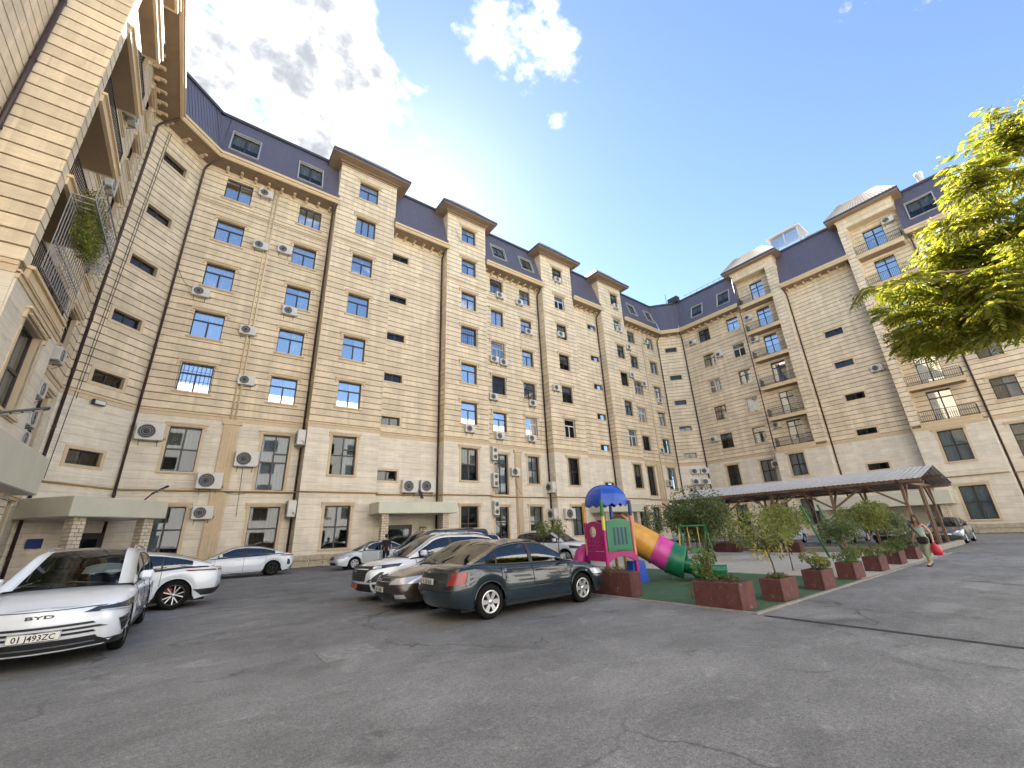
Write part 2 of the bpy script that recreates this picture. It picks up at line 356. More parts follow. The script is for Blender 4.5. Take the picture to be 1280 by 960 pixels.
def window(F, s0, s1, z0, z1, style='T', hood=True, sill=True, cur=None, bars=False, surround=False, glass=None, white=False, proud=0):
    w, h = round(s1 - s0, 2), round(z1 - z0, 2); yo = .17 - proud; bl, pn = LAY[style]; fw = .06
    def frame():
        mb = MB(); t = .05
        for a in ((0, fw, 0, h), (w - fw, w, 0, h), (fw, w - fw, 0, fw), (fw, w - fw, h - fw, h)): mb.box(a[0], a[1], 0, .09, a[2], a[3])
        for k, p, a, b in bl:
            if k == 'h': mb.box(a * w + fw, b * w - fw, .008, .082, p * h - t, p * h + t)
            else: mb.box(p * w - t, p * w + t, .014, .076, a * h + fw, b * h - fw)
        return mb.mesh('window', M_WFRAME if white else M_FRAME)
    wo = put('window', wmesh(('w', w, h, style, white), frame), bld, BI @ F @ T(s0, yo, z0))
    for a, b, c, d in pn:
        pw, ph = round((b - a) * w - .1, 2), round((d - c) * h - .1, 2)
        g = glass or M_GLASS
        me = wmesh(('p', pw, ph, g.name), lambda: MB().box(0, pw, 0, .012, 0, ph).mesh('pane', g))
        put('pane', me, wo, T(a * w + .05, .04, c * h + .05))
    if cur is None: cur = wr.choice(['', 'w', 'w', 'wl', 'wr', 'd', 'dl', 'b', 'bw', '', 'w'])
    def cloth(x0, x1, za, zb, m):
        key = ('c', round(x0, 2), round(x1, 2), round(za, 2), round(zb, 2), m.name)
        def mk():
            mb = MB(); n = max(4, int((x1 - x0) / .07)); V = []; Fc = []
            for i in range(n + 1):
                x = x0 + (x1 - x0) * i / n; y = .03 * math.sin(i * 2.1) + .012 * math.sin(i * 5.3); V += [(x, y, za), (x, y, zb)]
            for i in range(n): Fc.append((2 * i, 2 * i + 2, 2 * i + 3, 2 * i + 1))
            return mb.add(V, Fc, 0, True).mesh('curtain', m)
        put('curtain', wmesh(key, mk), wo, T(0, .18, 0))
    if cur == 'w': cloth(.04, w - .04, .04, h * .97, M_CURT)
    elif cur == 'wl': cloth(.04, w * .42, .04, h * .97, M_CURT)
    elif cur == 'wr': cloth(w * .55, w - .04, .04, h * .97, M_CURT)
    elif cur == 'd': cloth(.04, w - .04, .04, h * .97, M_DRAPE)
    elif cur == 'dl': cloth(.04, w * .45, .04, h * .97, M_DRAPE); cloth(w * .5, w - .04, .04, h * .97, M_CURT)
    elif cur == 'b': cloth(.04, w - .04, h * .5, h * .97, M_BLIND)
    elif cur == 'bw': cloth(.04, w - .04, h * .62, h * .97, M_CURT)
    if sill:
        me = wmesh(('s', w), lambda: MB().box(-.17, w + .17, -.16 - yo, -.001 - yo, -.11, -.01).box(-.13, w + .13, -.10 - yo, -.001 - yo, -.16, -.11).mesh('sill', M_TRIM)); put('sill', me, wo)
    if hood:
        def hd():
            mb = MB().box(-.27, w + .27, -.20 - yo, -.001 - yo, h + .16, h + .25).box(-.22, w + .22, -.14 - yo, -.002 - yo, h + .03, h + .16)
            for x in (-.24, w + .12): mb.box(x, x + .12, -.13 - yo, -.003 - yo, h - .14, h + .03)
            k = int(w / .13)
            for i in range(k): mb.box(.02 + i * w / k, .02 + i * w / k + .06, -.165 - yo, -.14 - yo, h + .06, h + .13)
            return mb.mesh('hood', M_TRIM)
        put('hood', wmesh(('h', w, h), hd), wo)
    if surround:
        def su():
            mb = MB(); t = .17
            if not hood: mb.box(0, w, -.08 - yo, -.001 - yo, h, h + t)
            if not sill: mb.box(0, w, -.08 - yo, -.001 - yo, -t, 0)
            if not (hood and sill): mb.box(-t, 0, -.08 - yo, -.001 - yo, -t if not sill else 0, h + (t if not hood else 0)).box(w, w + t, -.08 - yo, -.001 - yo, -t if not sill else 0, h + (t if not hood else 0))
            return mb.mesh('surround', M_TRIM)
        if hood and sill:
            for x in (-.17, w): put('jamb', wmesh(('j', h), lambda: MB().box(0, .17, -.08 - yo, -.001 - yo, 0, h).mesh('jamb', M_TRIM)), wo, T(x, 0, 0))
        else: put('surround', wmesh(('u', w, h, hood, sill), su), wo)
    if bars:
        def gr():
            mb = MB(); n = 9; y = -.12 - yo
            for i in range(n): x = -.06 + (w + .12) * i / (n - 1); mb.box(x - .01, x + .01, y - .01, y + .01, -.05, h + .16)
            for z in (-.05, h * .35, h * .7, h + .16): mb.box(-.07, w + .07, y - .022, y - .01, z - .012, z + .012)
            for x in (-.06, w + .06):
                for z in (0, h): mb.box(x - .01, x + .01, y, -.05 - yo, z - .01, z + .01)
            return mb.mesh('window_grille', M_IRON)
        put('window_grille', wmesh(('g', w, h), gr), wo)
    return wo
LV = [(26.1, 27.95), (22.25, 24.1), (18.45, 20.3), (14.6, 16.5), (10.8, 12.7)]
B2L, B1L = (5.9, 8.6), (1.1, 3.78)
SL = [(25.9, 26.6), (21.5, 22.2), (17.7, 18.4), (13.9, 14.6), (10.15, 10.85), (5.75, 6.5)]
EAVE = 28.55
def H(a, b, zs): return [(a, b, z0, z1) for z0, z1 in zs]
# --- main facade
F = FR(-3.6, 32, 1, 0); f1 = lambda X: X + 3.6
up1 = H(f1(-2.1), f1(-.4), LV); up2 = H(f1(2.95), f1(4.65), LV)
b1 = [(f1(-1.9), f1(-.3), 5.8, 8.5), (f1(-1.95), f1(-.25), 1.2, 3.76)]; b2 = [(f1(3.05), f1(4.7), 4.82, 8.5), (f1(3.0), f1(4.7), 1.2, 3.76)]
sec(F, 9.2, 0, EAVE, up1 + up2 + b1 + b2, single=True)
for i, (h, c) in enumerate(zip(up1, ('dl', 'w', 'w', 'dl', 'w'))): window(F, *h, 'T' if i else 'M2', cur=c, hood=i > 0, bars=i == 4, glass=M_GLASS2)
for i, (h, c) in enumerate(zip(up2, ('w', 'w', 'wr', 'wr', 'dl'))): window(F, *h, 'T' if i else 'M3', cur=c, hood=i > 0, glass=M_GLASS2)
window(F, *b1[0], 'Q', cur='b', surround=True); window(F, *b1[1], 'Q', surround=True, cur='wl')
window(F, *b2[0], 'B', cur='w', surround=True, sill=False); window(F, *b2[1], 'P', surround=True, cur='d')
def tower(X0, X1, wx, lv2='T', curs=None, single=False, base=None, dep=1.0, bcur='b'):
    F = FR(X0, 32 - dep, 1, 0); a, b = wx[0] - X0, wx[1] - X0
    hs = [(a, b, 30.3, 32.2), (a, b, 26.4, 28.3)] + [(a, b, 22.45, 24.35), (a, b, 18.6, 20.5), (a, b, 14.7, 16.65), (a, b, 10.85, 12.85), (a, b, 5.9, 8.65), (a, b, 1.05, 3.78)]
    sec(F, X1 - X0, 0, 33.5, hs, single=single, e0=.05, e1=.05)
    for i, h in enumerate(hs):
        st = ('T', 'M3', 'T', 'T', 'T', 'T', 'B', 'Q')[i] if lv2 == 'T' else 'T' if i < 6 else 'Q'
        window(F, *h, st, cur=(curs[i] if curs else None), surround=i > 5, bars=(lv2 == 'g' and i == 3), glass=M_GLASS2 if i < 6 and lv2 != 'n' else M_GLASS, white=(lv2 == 'n' and i % 4 == 1))
    for G in (FR(X0, 32.0, 0, -1), FR(X1, 32 - dep, 0, 1)):
        sec(G, dep, 0, EAVE, (), single=False, inner=False)
    for G in (FR(X0, 34.4, 0, -1), FR(X1, 32 - dep, 0, 1)):
        sec(G, 2.4 + dep, EAVE, 33.5, (), inner=False)
    # hipped cap with a deep boxed eave
    o = 1.0; y0 = 32 - dep - o; y1 = 36
    mb = MB().box(X0 - o, X1 + o, y0, y1, 33.5, 33.6).box(X0 - .12, X1 + .12, y0 + o - .12, y1, 33.2, 33.5).box(X0 - .3, X1 + .3, y0 + o - .3, y1, 33.38, 33.5)
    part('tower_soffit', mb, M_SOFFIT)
    part('tower_fascia', MB().box(X0 - o - .06, X1 + o + .06, y0 - .06, y1, 33.6, 33.85), M_RIDGE)
    mb = MB(); i_ = 1.7; V = [(X0 - o, y0, 33.852), (X1 + o, y0, 33.852), (X1 + o, y1, 33.852), (X0 - o, y1, 33.852), (X0 - o + i_, y0 + i_, 35.9), (X1 + o - i_, y0 + i_, 35.9), (X1 + o - i_, y1, 35.9), (X0 - o + i_, y1, 35.9)]
    mb.add(V, [(0, 1, 5, 4), (1, 2, 6, 5), (0, 4, 7, 3), (4, 5, 6, 7)])
    n = int((X1 - X0) / .4)
    for k in range(n + 1):
        x = X0 - o + i_ + (X1 - X0 + 2 * o - 2 * i_) * k / n; mb.bar((x, y0 + .02, 33.87), (x, y0 + i_, 35.92), .04, .04)
    part('tower_roof', mb, M_TANROOF)
    # small frieze of dentils
    frieze(FR(X0, 32 - dep, 1, 0), X1 - X0, 25.15)
def frieze(F, L, z):
    mb = MB().box(-.08, L + .08, -.10, -.049, z + .3, z + .38).box(-.05, L + .05, -.075, -.048, z, z + .05); n = int(L / .16)
    for i in range(n): mb.box(i * L / n, i * L / n + .08, -.09, -.047, z + .14, z + .28)
    part('frieze', mb, M_TRIM, F)
frieze(FR(-3.6, 32, 1, 0), 9.2, 25.1)
tower(5.6, 10.6, (7.25, 8.95), curs=('w', 'w', '', '', 'wr', 'dl', 'wr', 'b'))
tower(16.2, 20.7, (17.8, 19.5), 'g', curs=('dl', 'dl', 'dl', 'd', 'w', 'bw', 'b', ''))
tower(28.7, 33.6, (30.5, 32.1), 'n'); tower(38.9, 43.4, (41.2, 42.7), 'n')
def stairwall(F, L, a, b, last=True, single=False, zs=SL, curs=''):
    hs = H(a, b, zs); sec(F, L, 0, EAVE, hs, single=single)
    for h in hs: window(F, *h, 'M2', hood=False, sill=False, surround=True, cur=curs)
stairwall(FR(10.6, 32, 1, 0), 5.6, .4, 1.95); stairwall(FR(33.6, 32, 1, 0), 5.3, 3.4, 4.95)
def bay2(F, L, cols, base, skip=(), gl=None):
    hs = [h for a, b in cols for h in H(a, b, LV)] + base
    sec(F, L, 0, EAVE, hs)
    for a, b in cols:
        for i, h in enumerate(H(a, b, LV)): window(F, *h, wr.choice(['T', 'T', 'T', 'M2', 'Q']), hood=i > 0, bars=(i == 2 and a < 2) or wr.random() < .12, glass=wr.choice([M_GLASS, M_GLASS2, M_GLASS2]), white=wr.random() < .18)
    for h in base: window(F, *h, cur=wr.choice(['w', 'b', 'bw', 'wl', 'd', 'dl']), style='D' if h[3] - h[2] > 3 else 'Q', surround=True, sill=h[2] > .5 and h[3] - h[2] < 3)
g = lambda X: X - 20.7
bay2(FR(20.7, 32, 1, 0), 8.0, [(g(21.95), g(23.55)), (g(25.95), g(27.5))], [(g(21.9), g(23.5), 4.9, 8.6), (g(25.95), g(27.4), 6.0, 8.65), (g(21.9), g(23.4), 1.1, 3.8), (g(25.9), g(27.5), 1.1, 3.83)])
frieze(FR(20.7, 32, 1, 0), 8.0, 25.1); frieze(FR(13.7, 32, 1, 0), 2.3, 25.0)
g = lambda X: X - 43.4
bay2(FR(43.4, 32, 1, 0), 8.8, [(g(45.2), g(46.8)), (g(49.6), g(51.2))], [(g(45.2), g(46.7), 5.2, 8.8), (g(49.6), g(51.3), 6.1, 8.8), (g(45.2), g(46.7), 1.1, 3.8), (g(49.6), g(51.3), 1.1, 3.8)])
# --- canted corners
def canted(x0, y0, x1, y1, a, b, single):
    L = math.hypot(x1 - x0, y1 - y0); stairwall(FR(x0, y0, x1 - x0, y1 - y0), L, a, b, single=single)
canted(-6.4, 29.3, -3.6, 32, 1.15, 2.75, True); canted(52.2, 32, 54.7, 29.2, 1.1, 2.7, False)
# --- right wing (facing -X), s runs towards -Y
g = lambda Y: 29.2 - Y
bay2(FR(54.7, 29.2, 0, -1), 9.1, [(g(26.65), g(25.05)), (g(22.55), g(21.0))], [(g(26.65), g(25.1), 6.1, 8.6), (g(22.5), g(20.95), 6.1, 8.6), (g(26.65), g(25.1), 1.0, 3.7), (g(22.5), g(20.95), 1.0, 3.7)])
frieze(FR(54.7, 29.2, 0, -1), 9.1, 25.1)
g = lambda Y: 14.9 - Y
hs = H(g(12.4), g(10.7), [(20.95, 21.7), (17.2, 17.9), (13.45, 14.15), (9.7, 10.35) if 0 else (9.68, 10.3), (6.1, 6.72)]); F = FR(54.7, 14.9, 0, -1)
sec(F, 6.95, 0, EAVE, hs)
for h in hs: window(F, *h, 'M2', hood=False, sill=False, surround=True, cur='')
g = lambda Y: 3.1 - Y; F = FR(54.7, 3.1, 0, -1)
hs = H(g(2.15), g(.6), LV) + [(g(2.15), g(.6), 5.9, 8.6), (g(2.15), g(.6), 1.1, 3.8)]
sec(F, 4.3, 0, EAVE, hs)
for h in hs: window(F, *h, 'T', hood=True)
# --- left wing (facing +X), s runs towards +Y
F = FR(-6.4, 21.3, 0, 1); hs = [h for a in (1.9, 5.4) for h in H(a, a + 1.5, LV)] + [(1.9, 3.4, 5.9, 8.5), (5.4, 6.9, 5.9, 8.5), (5.4, 6.9, 1.1, 3.7)]
sec(F, 8.0, 0, EAVE, hs, bsingle=False)
for h in hs: window(F, *h, 'T', cur='d')
sec(FR(-6.8, -2, 0, 1), 18.4, 0, 33.5, (), inner=False); sec(FR(-6.8, 16.4, 1, 0), .4, 0, 32.2, (), inner=False)
# --- balcony bays
DL = [(28.5, 31.7), (24.65, 28.0), (20.85, 24.15), (17.15, 20.4), (13.3, 16.6), (9.75, 12.75)]
SLAB = [(28.0, 28.5), (24.15, 24.6), (20.4, 20.82), (16.68, 17.12), (12.85, 13.27), (9.27, 9.7)]
def railing(mb, a, b, y, z, h=1.0, step=.14, r=.012):
    n = max(2, int((b - a) / step))
    for zz in (z + .06, z + h): mb.box(a, b, y - .02, y + .02, zz - .02, zz + .02)
    for i in range(n + 1): x = a + (b - a) * i / n; mb.box(x - r, x + r, y - r, y + r, z + .08, z + h - .02)
def railing_side(mb, x, y0, y1, z, h=1.0):
    n = max(2, int((y1 - y0) / .14))
    for zz in (z + .06, z + h): mb.box(x - .02, x + .02, y0, y1, zz - .02, zz + .02)
    for i in range(n + 1): y = y0 + (y1 - y0) * i / n; mb.box(x - .012, x + .012, y - .012, y + .012, z + .08, z + h - .02)
def balcony_bay(F, L, out, pier, s0, s1, dw, base, single=False, filled=()):
    """F: frame on the back wall; the bay stands out by `out`; pier=(a,b) carries the slab ends"""
    FF = F @ T(0, -out, 0)
    hs = [(dw[0], dw[1], z0, min(z1, z0 + 2.95)) for z0, z1 in DL]
    sec(F, L, 9.3, 33.4, hs)
    for i, h in enumerate(hs): window(F, *h, 'D', hood=False, sill=False, glass=M_GLASS2, cur=wr.choice(['w', 'w', 'wl', 'dl', 'wr']))
    sec(FF, L, 0, 9.27, base, bsingle=single, zb=9.4)
    for h in base: window(FF, *h, 'Q', surround=True, cur='w')
    mb = MB()
    for a, b, d in ((9.0, 9.27, .09), (9.15, 9.2, .14)): mb.box(-.05, L + .05, -d, -.001, a, b)
    part('string_course', mb, M_TRIM, FF)
    # pier with bands on front and both flanks
    a, b = pier
    sec(FF @ T(a, 0, 0), b - a, 9.3, 32.2, (), single=single, inner=False, e0=.05, e1=.05)
    for G in (F @ T(a, 0, 0) @ Rz(-math.pi / 2), FF @ T(b, 0, 0) @ Rz(math.pi / 2)):
        sec(G, out, 0, 32.2, (), single=single and b < 1, inner=False)
    # other flank of the base
    for k in (0, L):
        G = F @ T(0, 0, 0) @ Rz(-math.pi / 2) if k == 0 else FF @ T(L, 0, 0) @ Rz(math.pi / 2)
        if abs(k - a) > .2 and abs(k - b) > .2: sec(G, out, 0, 9.27, (), inner=False, zb=9.4)
    for z0, z1 in SLAB:
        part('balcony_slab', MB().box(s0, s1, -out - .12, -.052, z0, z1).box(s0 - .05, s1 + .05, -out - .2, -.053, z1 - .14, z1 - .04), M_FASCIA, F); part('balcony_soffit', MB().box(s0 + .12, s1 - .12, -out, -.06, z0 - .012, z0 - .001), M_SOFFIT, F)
        mb = MB(); railing(mb, s0 + .05, s1 - .05, -out - .02, z1); e = s1 - .06 if pier[0] < .2 else s0 + .06
        railing_side(mb, e, -out, -.06, z1); part('balcony_railing', mb, M_IRON, F)
    part('wall', MB().box(-.06, -.001, -.06, 3, 27, 33.4).box(L + .001, L + .06, -.06, 3, 27, 33.4), M_BOARD, F)
    # head beam and hipped cap
    part('head_beam', MB().box(0, L, -out, -.052, 32.2, 33.4).box(-.1, L + .1, -out - .1, -.053, 33.2, 33.4), M_TRIM, F)
    boards(FF, 0, L, 32.2, 33.2, [])
    o = .8
    part('tower_soffit', MB().box(-o, L + o, -out - o, 3, 33.4, 33.52), M_SOFFIT, F)
    part('tower_fascia', MB().box(-o - .05, L + o + .05, -out - o - .05, 3, 33.52, 33.78), M_RIDGE, F)
    mb = MB(); y0 = -out - o; i_ = 1.5; t = 35.6
    V = [(-o, y0, 33.78), (L + o, y0, 33.78), (L + o, 3, 33.78), (-o, 3, 33.78), (-o + i_, y0 + i_ * .8, t), (L + o - i_, y0 + i_ * .8, t), (L + o - i_, 3, t), (-o + i_, 3, t)]
    mb.add(V, [(0, 1, 5, 4), (1, 2, 6, 5), (0, 4, 7, 3), (4, 5, 6, 7)]); n = 22
    for k in range(n + 1):
        f = k / n; a_ = Vector(V[0]).lerp(Vector(V[1]), f); b_ = Vector(V[4]).lerp(Vector(V[5]), f); mb.bar(a_, b_, .035, .03)
    part('tower_roof', mb, M_TANROOF, F)
F = FR(54.7, 20.1, 0, -1); g = lambda Y: 20.1 - Y
balcony_bay(F, 5.2, 1.2, (4.2, 5.2), .25, 4.2, (g(18.6), g(17.0)), [(g(18.85), g(17.3), 6.3, 8.7), (g(18.85), g(17.3), 1.1, 3.8)])
F = FR(54.7, 7.95, 0, -1); g = lambda Y: 7.95 - Y
balcony_bay(F, 4.85, 1.2, (0, .65), .65, 4.6, (g(6.3), g(4.6)), [(g(6.45), g(4.75), 6.0, 8.75), (g(6.45), g(4.75), 1.1, 3.85)])
F = FR(-6.4, 16.4, 0, 1)
balcony_bay(F, 4.9, 1.2, (0, .42), .42, 4.7, (1.3, 3.1), [(1.5, 3.5, 5.7, 8.5)], single=True)
# --- eaves: wall line, fascia line
def eave(w0, w1, p0, p1, m0=0, m1=0, dorm=(), zt=34.0):
    w0, w1, p0, p1 = (Vector((*q, 0)) for q in (w0, w1, p0, p1)); d = (p1 - p0).normalized(); n = Vector((d.y, -d.x, 0)); L = (p1 - p0).length
    Z = lambda v, z: (v.x, v.y, z)
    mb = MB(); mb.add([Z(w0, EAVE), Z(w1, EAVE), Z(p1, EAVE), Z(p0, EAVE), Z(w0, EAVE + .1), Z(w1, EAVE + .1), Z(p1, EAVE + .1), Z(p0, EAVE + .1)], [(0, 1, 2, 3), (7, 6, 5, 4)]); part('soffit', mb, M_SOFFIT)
    F = FR(p0.x, p0.y, d.x, d.y)
    part('fascia', MB().box(0, L, -.02, .1, EAVE - .06, EAVE + .36).box(-.03, L + .03, -.14, -.02, EAVE + .22, EAVE + .42).box(-.02, L + .02, -.06, -.021, EAVE + .02, EAVE + .1), M_FASCIA, F)
    dep = (w0 - p0).dot(n) * -1
    s0 = (w0 - p0).dot(d); s1 = (w1 - p0).dot(d); nb = max(2, int(min(L, s1 - s0) / .82))
    def brk():
        mb = MB().bbox(-.10, .10, -.62, -.06, -.15, 0, .03).bbox(-.085, .085, -.34, -.06, -.28, -.15, .03); mb.lathe([(0, -.085), (.085, -.085), (.085, .085), (0, .085)], 10, M=T(0, -.6, -.12) @ Matrix.Rotation(math.pi / 2, 4, 'Y')); return mb.mesh('eave_bracket', M_TRIM)
    for i in range(nb):
        s = s0 + (s1 - s0) * (i + .5) / nb
        if abs(s1 - s0 - L) > .5 and not (0 < s < L): continue
        put('eave_bracket', wmesh('brk', brk), bld, BI @ F @ T(s, -0 + abs(dep), EAVE))
    # mansard slope
    zb = EAVE + .42; top = abs(dep) + .25; a = math.atan2(top - .15, zt - zb); SL_ = math.hypot(top - .15, zt - zb)
    G = F @ T(0, .15, zb) @ Matrix.Rotation(-a, 4, 'X')
    holes = [(s, s + w_, (z0 - zb) / math.cos(a), (z1 - zb) / math.cos(a)) for s, w_, z0, z1 in dorm]
    mb = MB(); sheet(mb, -.07 if m0 else 0, L + (.07 if m1 else 0), 0, SL_, holes, depth=.3, mi=0, rmi=1)
    def fill(sg, m):  # triangle where the slope widens towards a canted corner
        if m <= 0: return
        x = 0 if sg < 0 else L; v = [(x, 0, 0), (x + sg * m, 0, SL_), (x, 0, SL_)]; mb.add(v, [(0, 1, 2) if sg > 0 else (0, 2, 1)], 0)
    fill(-1, m0); fill(1, m1)
    k = int((L + m0 + m1) / .24)
    for i in range(k + 1):
        s = -m0 + (L + m0 + m1) * i / k; zlo = 0
        if s < 0: zlo = SL_ * (-s) / m0
        if s > L: zlo = SL_ * (s - L) / m1
        for c, e in free(zlo, SL_, [(h[2] - .2, h[3] + .2) for h in holes if h[0] - .2 < s < h[1] + .2]): mb.box(s - .035, s + .035, -.028, -.001, c, e)
    part('mansard', mb, [M_ROOF, M_WFRAME], G)
    for h in holes:
        window(G, *h, 'M2', hood=False, sill=False, white=False, cur='b', proud=.1)
        mb = MB(); t = .09
        for q in ((h[0] - t, h[0], h[2] - t, h[3] + t), (h[1], h[1] + t, h[2] - t, h[3] + t), (h[0], h[1], h[2] - t, h[2]), (h[0], h[1], h[3], h[3] + t)): mb.box(q[0], q[1], -.13, -.002, q[2], q[3])
        part('dormer_surround', mb, mat('dormer_frame', (.40, .39, .39), .5), G); part('room_shade_sheet', MB().box(h[0] - .3, h[1] + .3, .8, .84, h[2] - .3, h[3] + .3), M_INNER, G)
    for x, m_ in ((0, m0), (L, m1)):
        if not m_:
            o_ = .015 if x == 0 else -.015
            part('mansard_end', MB().add([(x + o_, .1, EAVE), (x + o_, .15, zb), (x + o_, top, zt), (x + o_, top + .5, zt), (x + o_, top + .5, EAVE)], [(0, 1, 2, 3, 4)]), M_ROOF, F)
    part('ridge_cap', MB().box(-m0 - .05, L + m1 + .05, top - .2, top + .5, zt - .06, zt + .16), M_RIDGE, F)
    part('roof_deck', MB().box(-m0 - .05, L + m1 + .05, top + .5, top + 4, zt - .05, zt + .05), M_RIDGE, F)
k45 = .62
eave((-6.4, 21.3), (-6.4, 29.3), (-5, 20.2), (-5, 28.63), 0, .85)
eave((-6.4, 29.3), (-3.6, 32), (-5, 28.63), (-2.78, 30.6), .85, .85)
eave((-3.6, 32), (5.6, 32), (-2.78, 30.6), (5.6, 30.6), .85, 0, [(.4, 1.8, 29.85, 32.2), (5.15, 1.8, 29.7, 32.1)])
eave((10.6, 32), (16.2, 32), (10.6, 30.6), (16.2, 30.6))
eave((20.7, 32), (28.7, 32), (20.7, 30.6), (28.7, 30.6), 0, 0, [(1.2, 1.75, 30.3, 32.2), (5.2, 1.75, 30.3, 32.2)])
eave((33.6, 32), (38.9, 32), (33.6, 30.6), (38.9, 30.6))
eave((43.4, 32), (52.2, 32), (43.4, 30.6), (51.6, 30.6), 0, .85, [(2.2, 1.6, 30.4, 32.3), (6.3, 1.6, 30.4, 32.3)])
eave((52.2, 32), (54.7, 29.2), (51.6, 30.6), (53.3, 28.6), .85, .85)
eave((54.7, 29.2), (54.7, 20.1), (53.3, 28.6), (53.3, 20.1), .85, 0, [(2.0, 1.6, 29.9, 31.7), (5.9, 1.6, 29.9, 31.9)])
eave((54.7, 14.9), (54.7, 7.95), (53.3, 14.9), (53.3, 7.95))
eave((54.7, 3.1), (54.7, -1.2), (53.3, 3.1), (53.3, -1.2), 0, 0, [(.75, 2.0, 30.0, 32.2)])
# hipped end of the right wing
part('fascia', MB().box(53.25, 53.42, -2.5, -1.22, EAVE - .06, EAVE + .36).box(53.16, 53.3, -2.6, -1.22, EAVE + .2, EAVE + .42).box(53.3, 60, -2.6, -2.45, EAVE - .06, EAVE + .42).add([(53.3, -1.2, EAVE), (60, -1.2, EAVE), (60, -2.5, EAVE), (53.3, -2.5, EAVE)], [(0, 1, 2, 3)]), M_FASCIA)
mb = MB().add([(53.45, -1.2, 28.97), (53.45, -2.35, 28.97), (54.95, -1.2, 34), (60, -2.35, 28.97), (60, -1.2, 34)], [(0, 2, 1), (1, 2, 4, 3)])
for i in range(4): f = i / 4; mb.bar(Vector((53.42, -1.2 - 1.15 * f, 28.97)), Vector((53.42 + 1.5 * (1 - f), -1.2 - 1.15 * f, 28.97 + 5.03 * (1 - f))), .06, .04)
part('mansard', mb, M_ROOF)
sec(FR(54.7, -1.2, 1, 0), 6, 0, EAVE, (), inner=False)
# --- downpipes, gas pipe, pilasters
def pipe(x, y, z0, z1, r=.07, m=None, kick=None):
    pts = [(x, y, z0), (x, y, z1)]
    if kick: pts += [(x + kick[0] * .15, y + kick[1] * .15, z1 + .25), (x + kick[0], y + kick[1], z1 + .75)]
    mb = MB().tube(pts, r, 10)
    for i in range(int((z1 - z0) / 3)): mb.lathe([(r + .02, -.04), (r + .02, .04)], 10, M=T(x, y, z0 + 1.2 + i * 3))
    part('downpipe', mb, m or M_PIPE)
for x, y, k in ((-6.15, 29.35, (1.0, -.6)), (-3.55, 31.75, (.8, -1.0)), (5.42, 31.8, (-.1, -1.1)), (16.02, 31.8, (-.1, -1.1)), (28.52, 31.8, (-.1, -1.1)), (38.72, 31.8, (-.1, -1.1)), (52.1, 31.75, (-.4, -1)), (54.5, 29.1, (-1, -.3)), (54.52, 14.75, (-1.1, 0)), (54.52, 8.1, (-1.1, 0)), (54.52, 2.95, (-1.1, 0))):
    pipe(x, y, .2, EAVE - .8, kick=k)
pipe(-6.66, 16.25, 3.5, 33); pipe(53.25, 19.95, 9.5, 32.8, .06)
pipe(48.3, 31.86, .2, 29.0, .09, M_CREAM); pipe(1.05, 31.9, 9.3, 28.5, .06, M_CREAM); pipe(1.3, 31.9, 9.3, 28.5, .06, M_CREAM)
def pilaster(x, y, w=.9):
    mb = MB().box(x - w / 2, x + w / 2, y - .14, y - .051, .8, 8.9)
    for i in range(5): xx = x - w / 2 + .1 + i * (w - .2) / 4; mb.box(xx - .05, xx + .05, y - .19, y - .141, 1.0, 8.7)
    mb.box(x - w / 2 - .1, x + w / 2 + .1, y - .24, y - .05, 8.9, 9.12); part('pilaster', mb, M_TRIM)
pilaster(1.2, 32); pilaster(24.7, 32, .8); pilaster(47.6, 32, .8)
mb = MB(); zg = 4.68
mb.tube([(-6.2, 29.35, zg + .1), (-3.6, 31.82, zg), (5.3, 31.82, zg), (5.45, 30.85, zg), (10.75, 30.85, zg), (10.8, 31.82, zg), (16.0, 31.82, zg), (16.05, 30.85, zg), (20.85, 30.85, zg), (20.9, 31.82, zg), (28.5, 31.82, zg), (28.55, 30.85, zg), (33.75, 30.85, zg), (33.8, 31.82, zg), (38.7, 31.82, zg), (38.75, 30.85, zg), (43.55, 30.85, zg), (43.6, 31.82, zg), (52, 31.82, zg), (54.5, 29.1, zg), (54.5, 20.2, zg)], .05, 8)
mb.tube([(54.5, 14.8, zg), (54.5, 8.0, zg), (53.3, 7.9, zg), (53.3, 3.2, zg), (54.5, 3.1, zg), (54.5, -1, zg)], .05, 8); part('gas_pipe', mb, M_GAS)
# plinth stones
def plinth(F, L, z=.75):
    x = 0; rr = random.Random(int(L * 100)); 
    while x < L - .05:
        w = min(rr.uniform(.7, 1.1), L - x)
        for k in range(2):
            o_ = wmesh(('pl', round(w, 1), k), lambda: MB().bbox(0, round(w, 1) - .02 if w >= .1 else w, -.14, -.052, k * z / 2 + .01, (k + 1) * z / 2 - .01, .025).mesh('plinth_stone', M_PLINTH)); put('plinth_stone', o_, bld, BI @ F @ T(x, -.012 * rr.random(), 0))
        x += w
for a in ((5.6, 31, 1, 0, 5.0), (16.2, 31, 1, 0, 4.5), (-3.6, 32, 1, 0, 9.2), (20.7, 32, 1, 0, 8.0), (53.5, 7.95, 0, -1, 4.85), (54.7, 3.1, 0, -1, 4.3)): plinth(FR(*a[:4]), a[4])
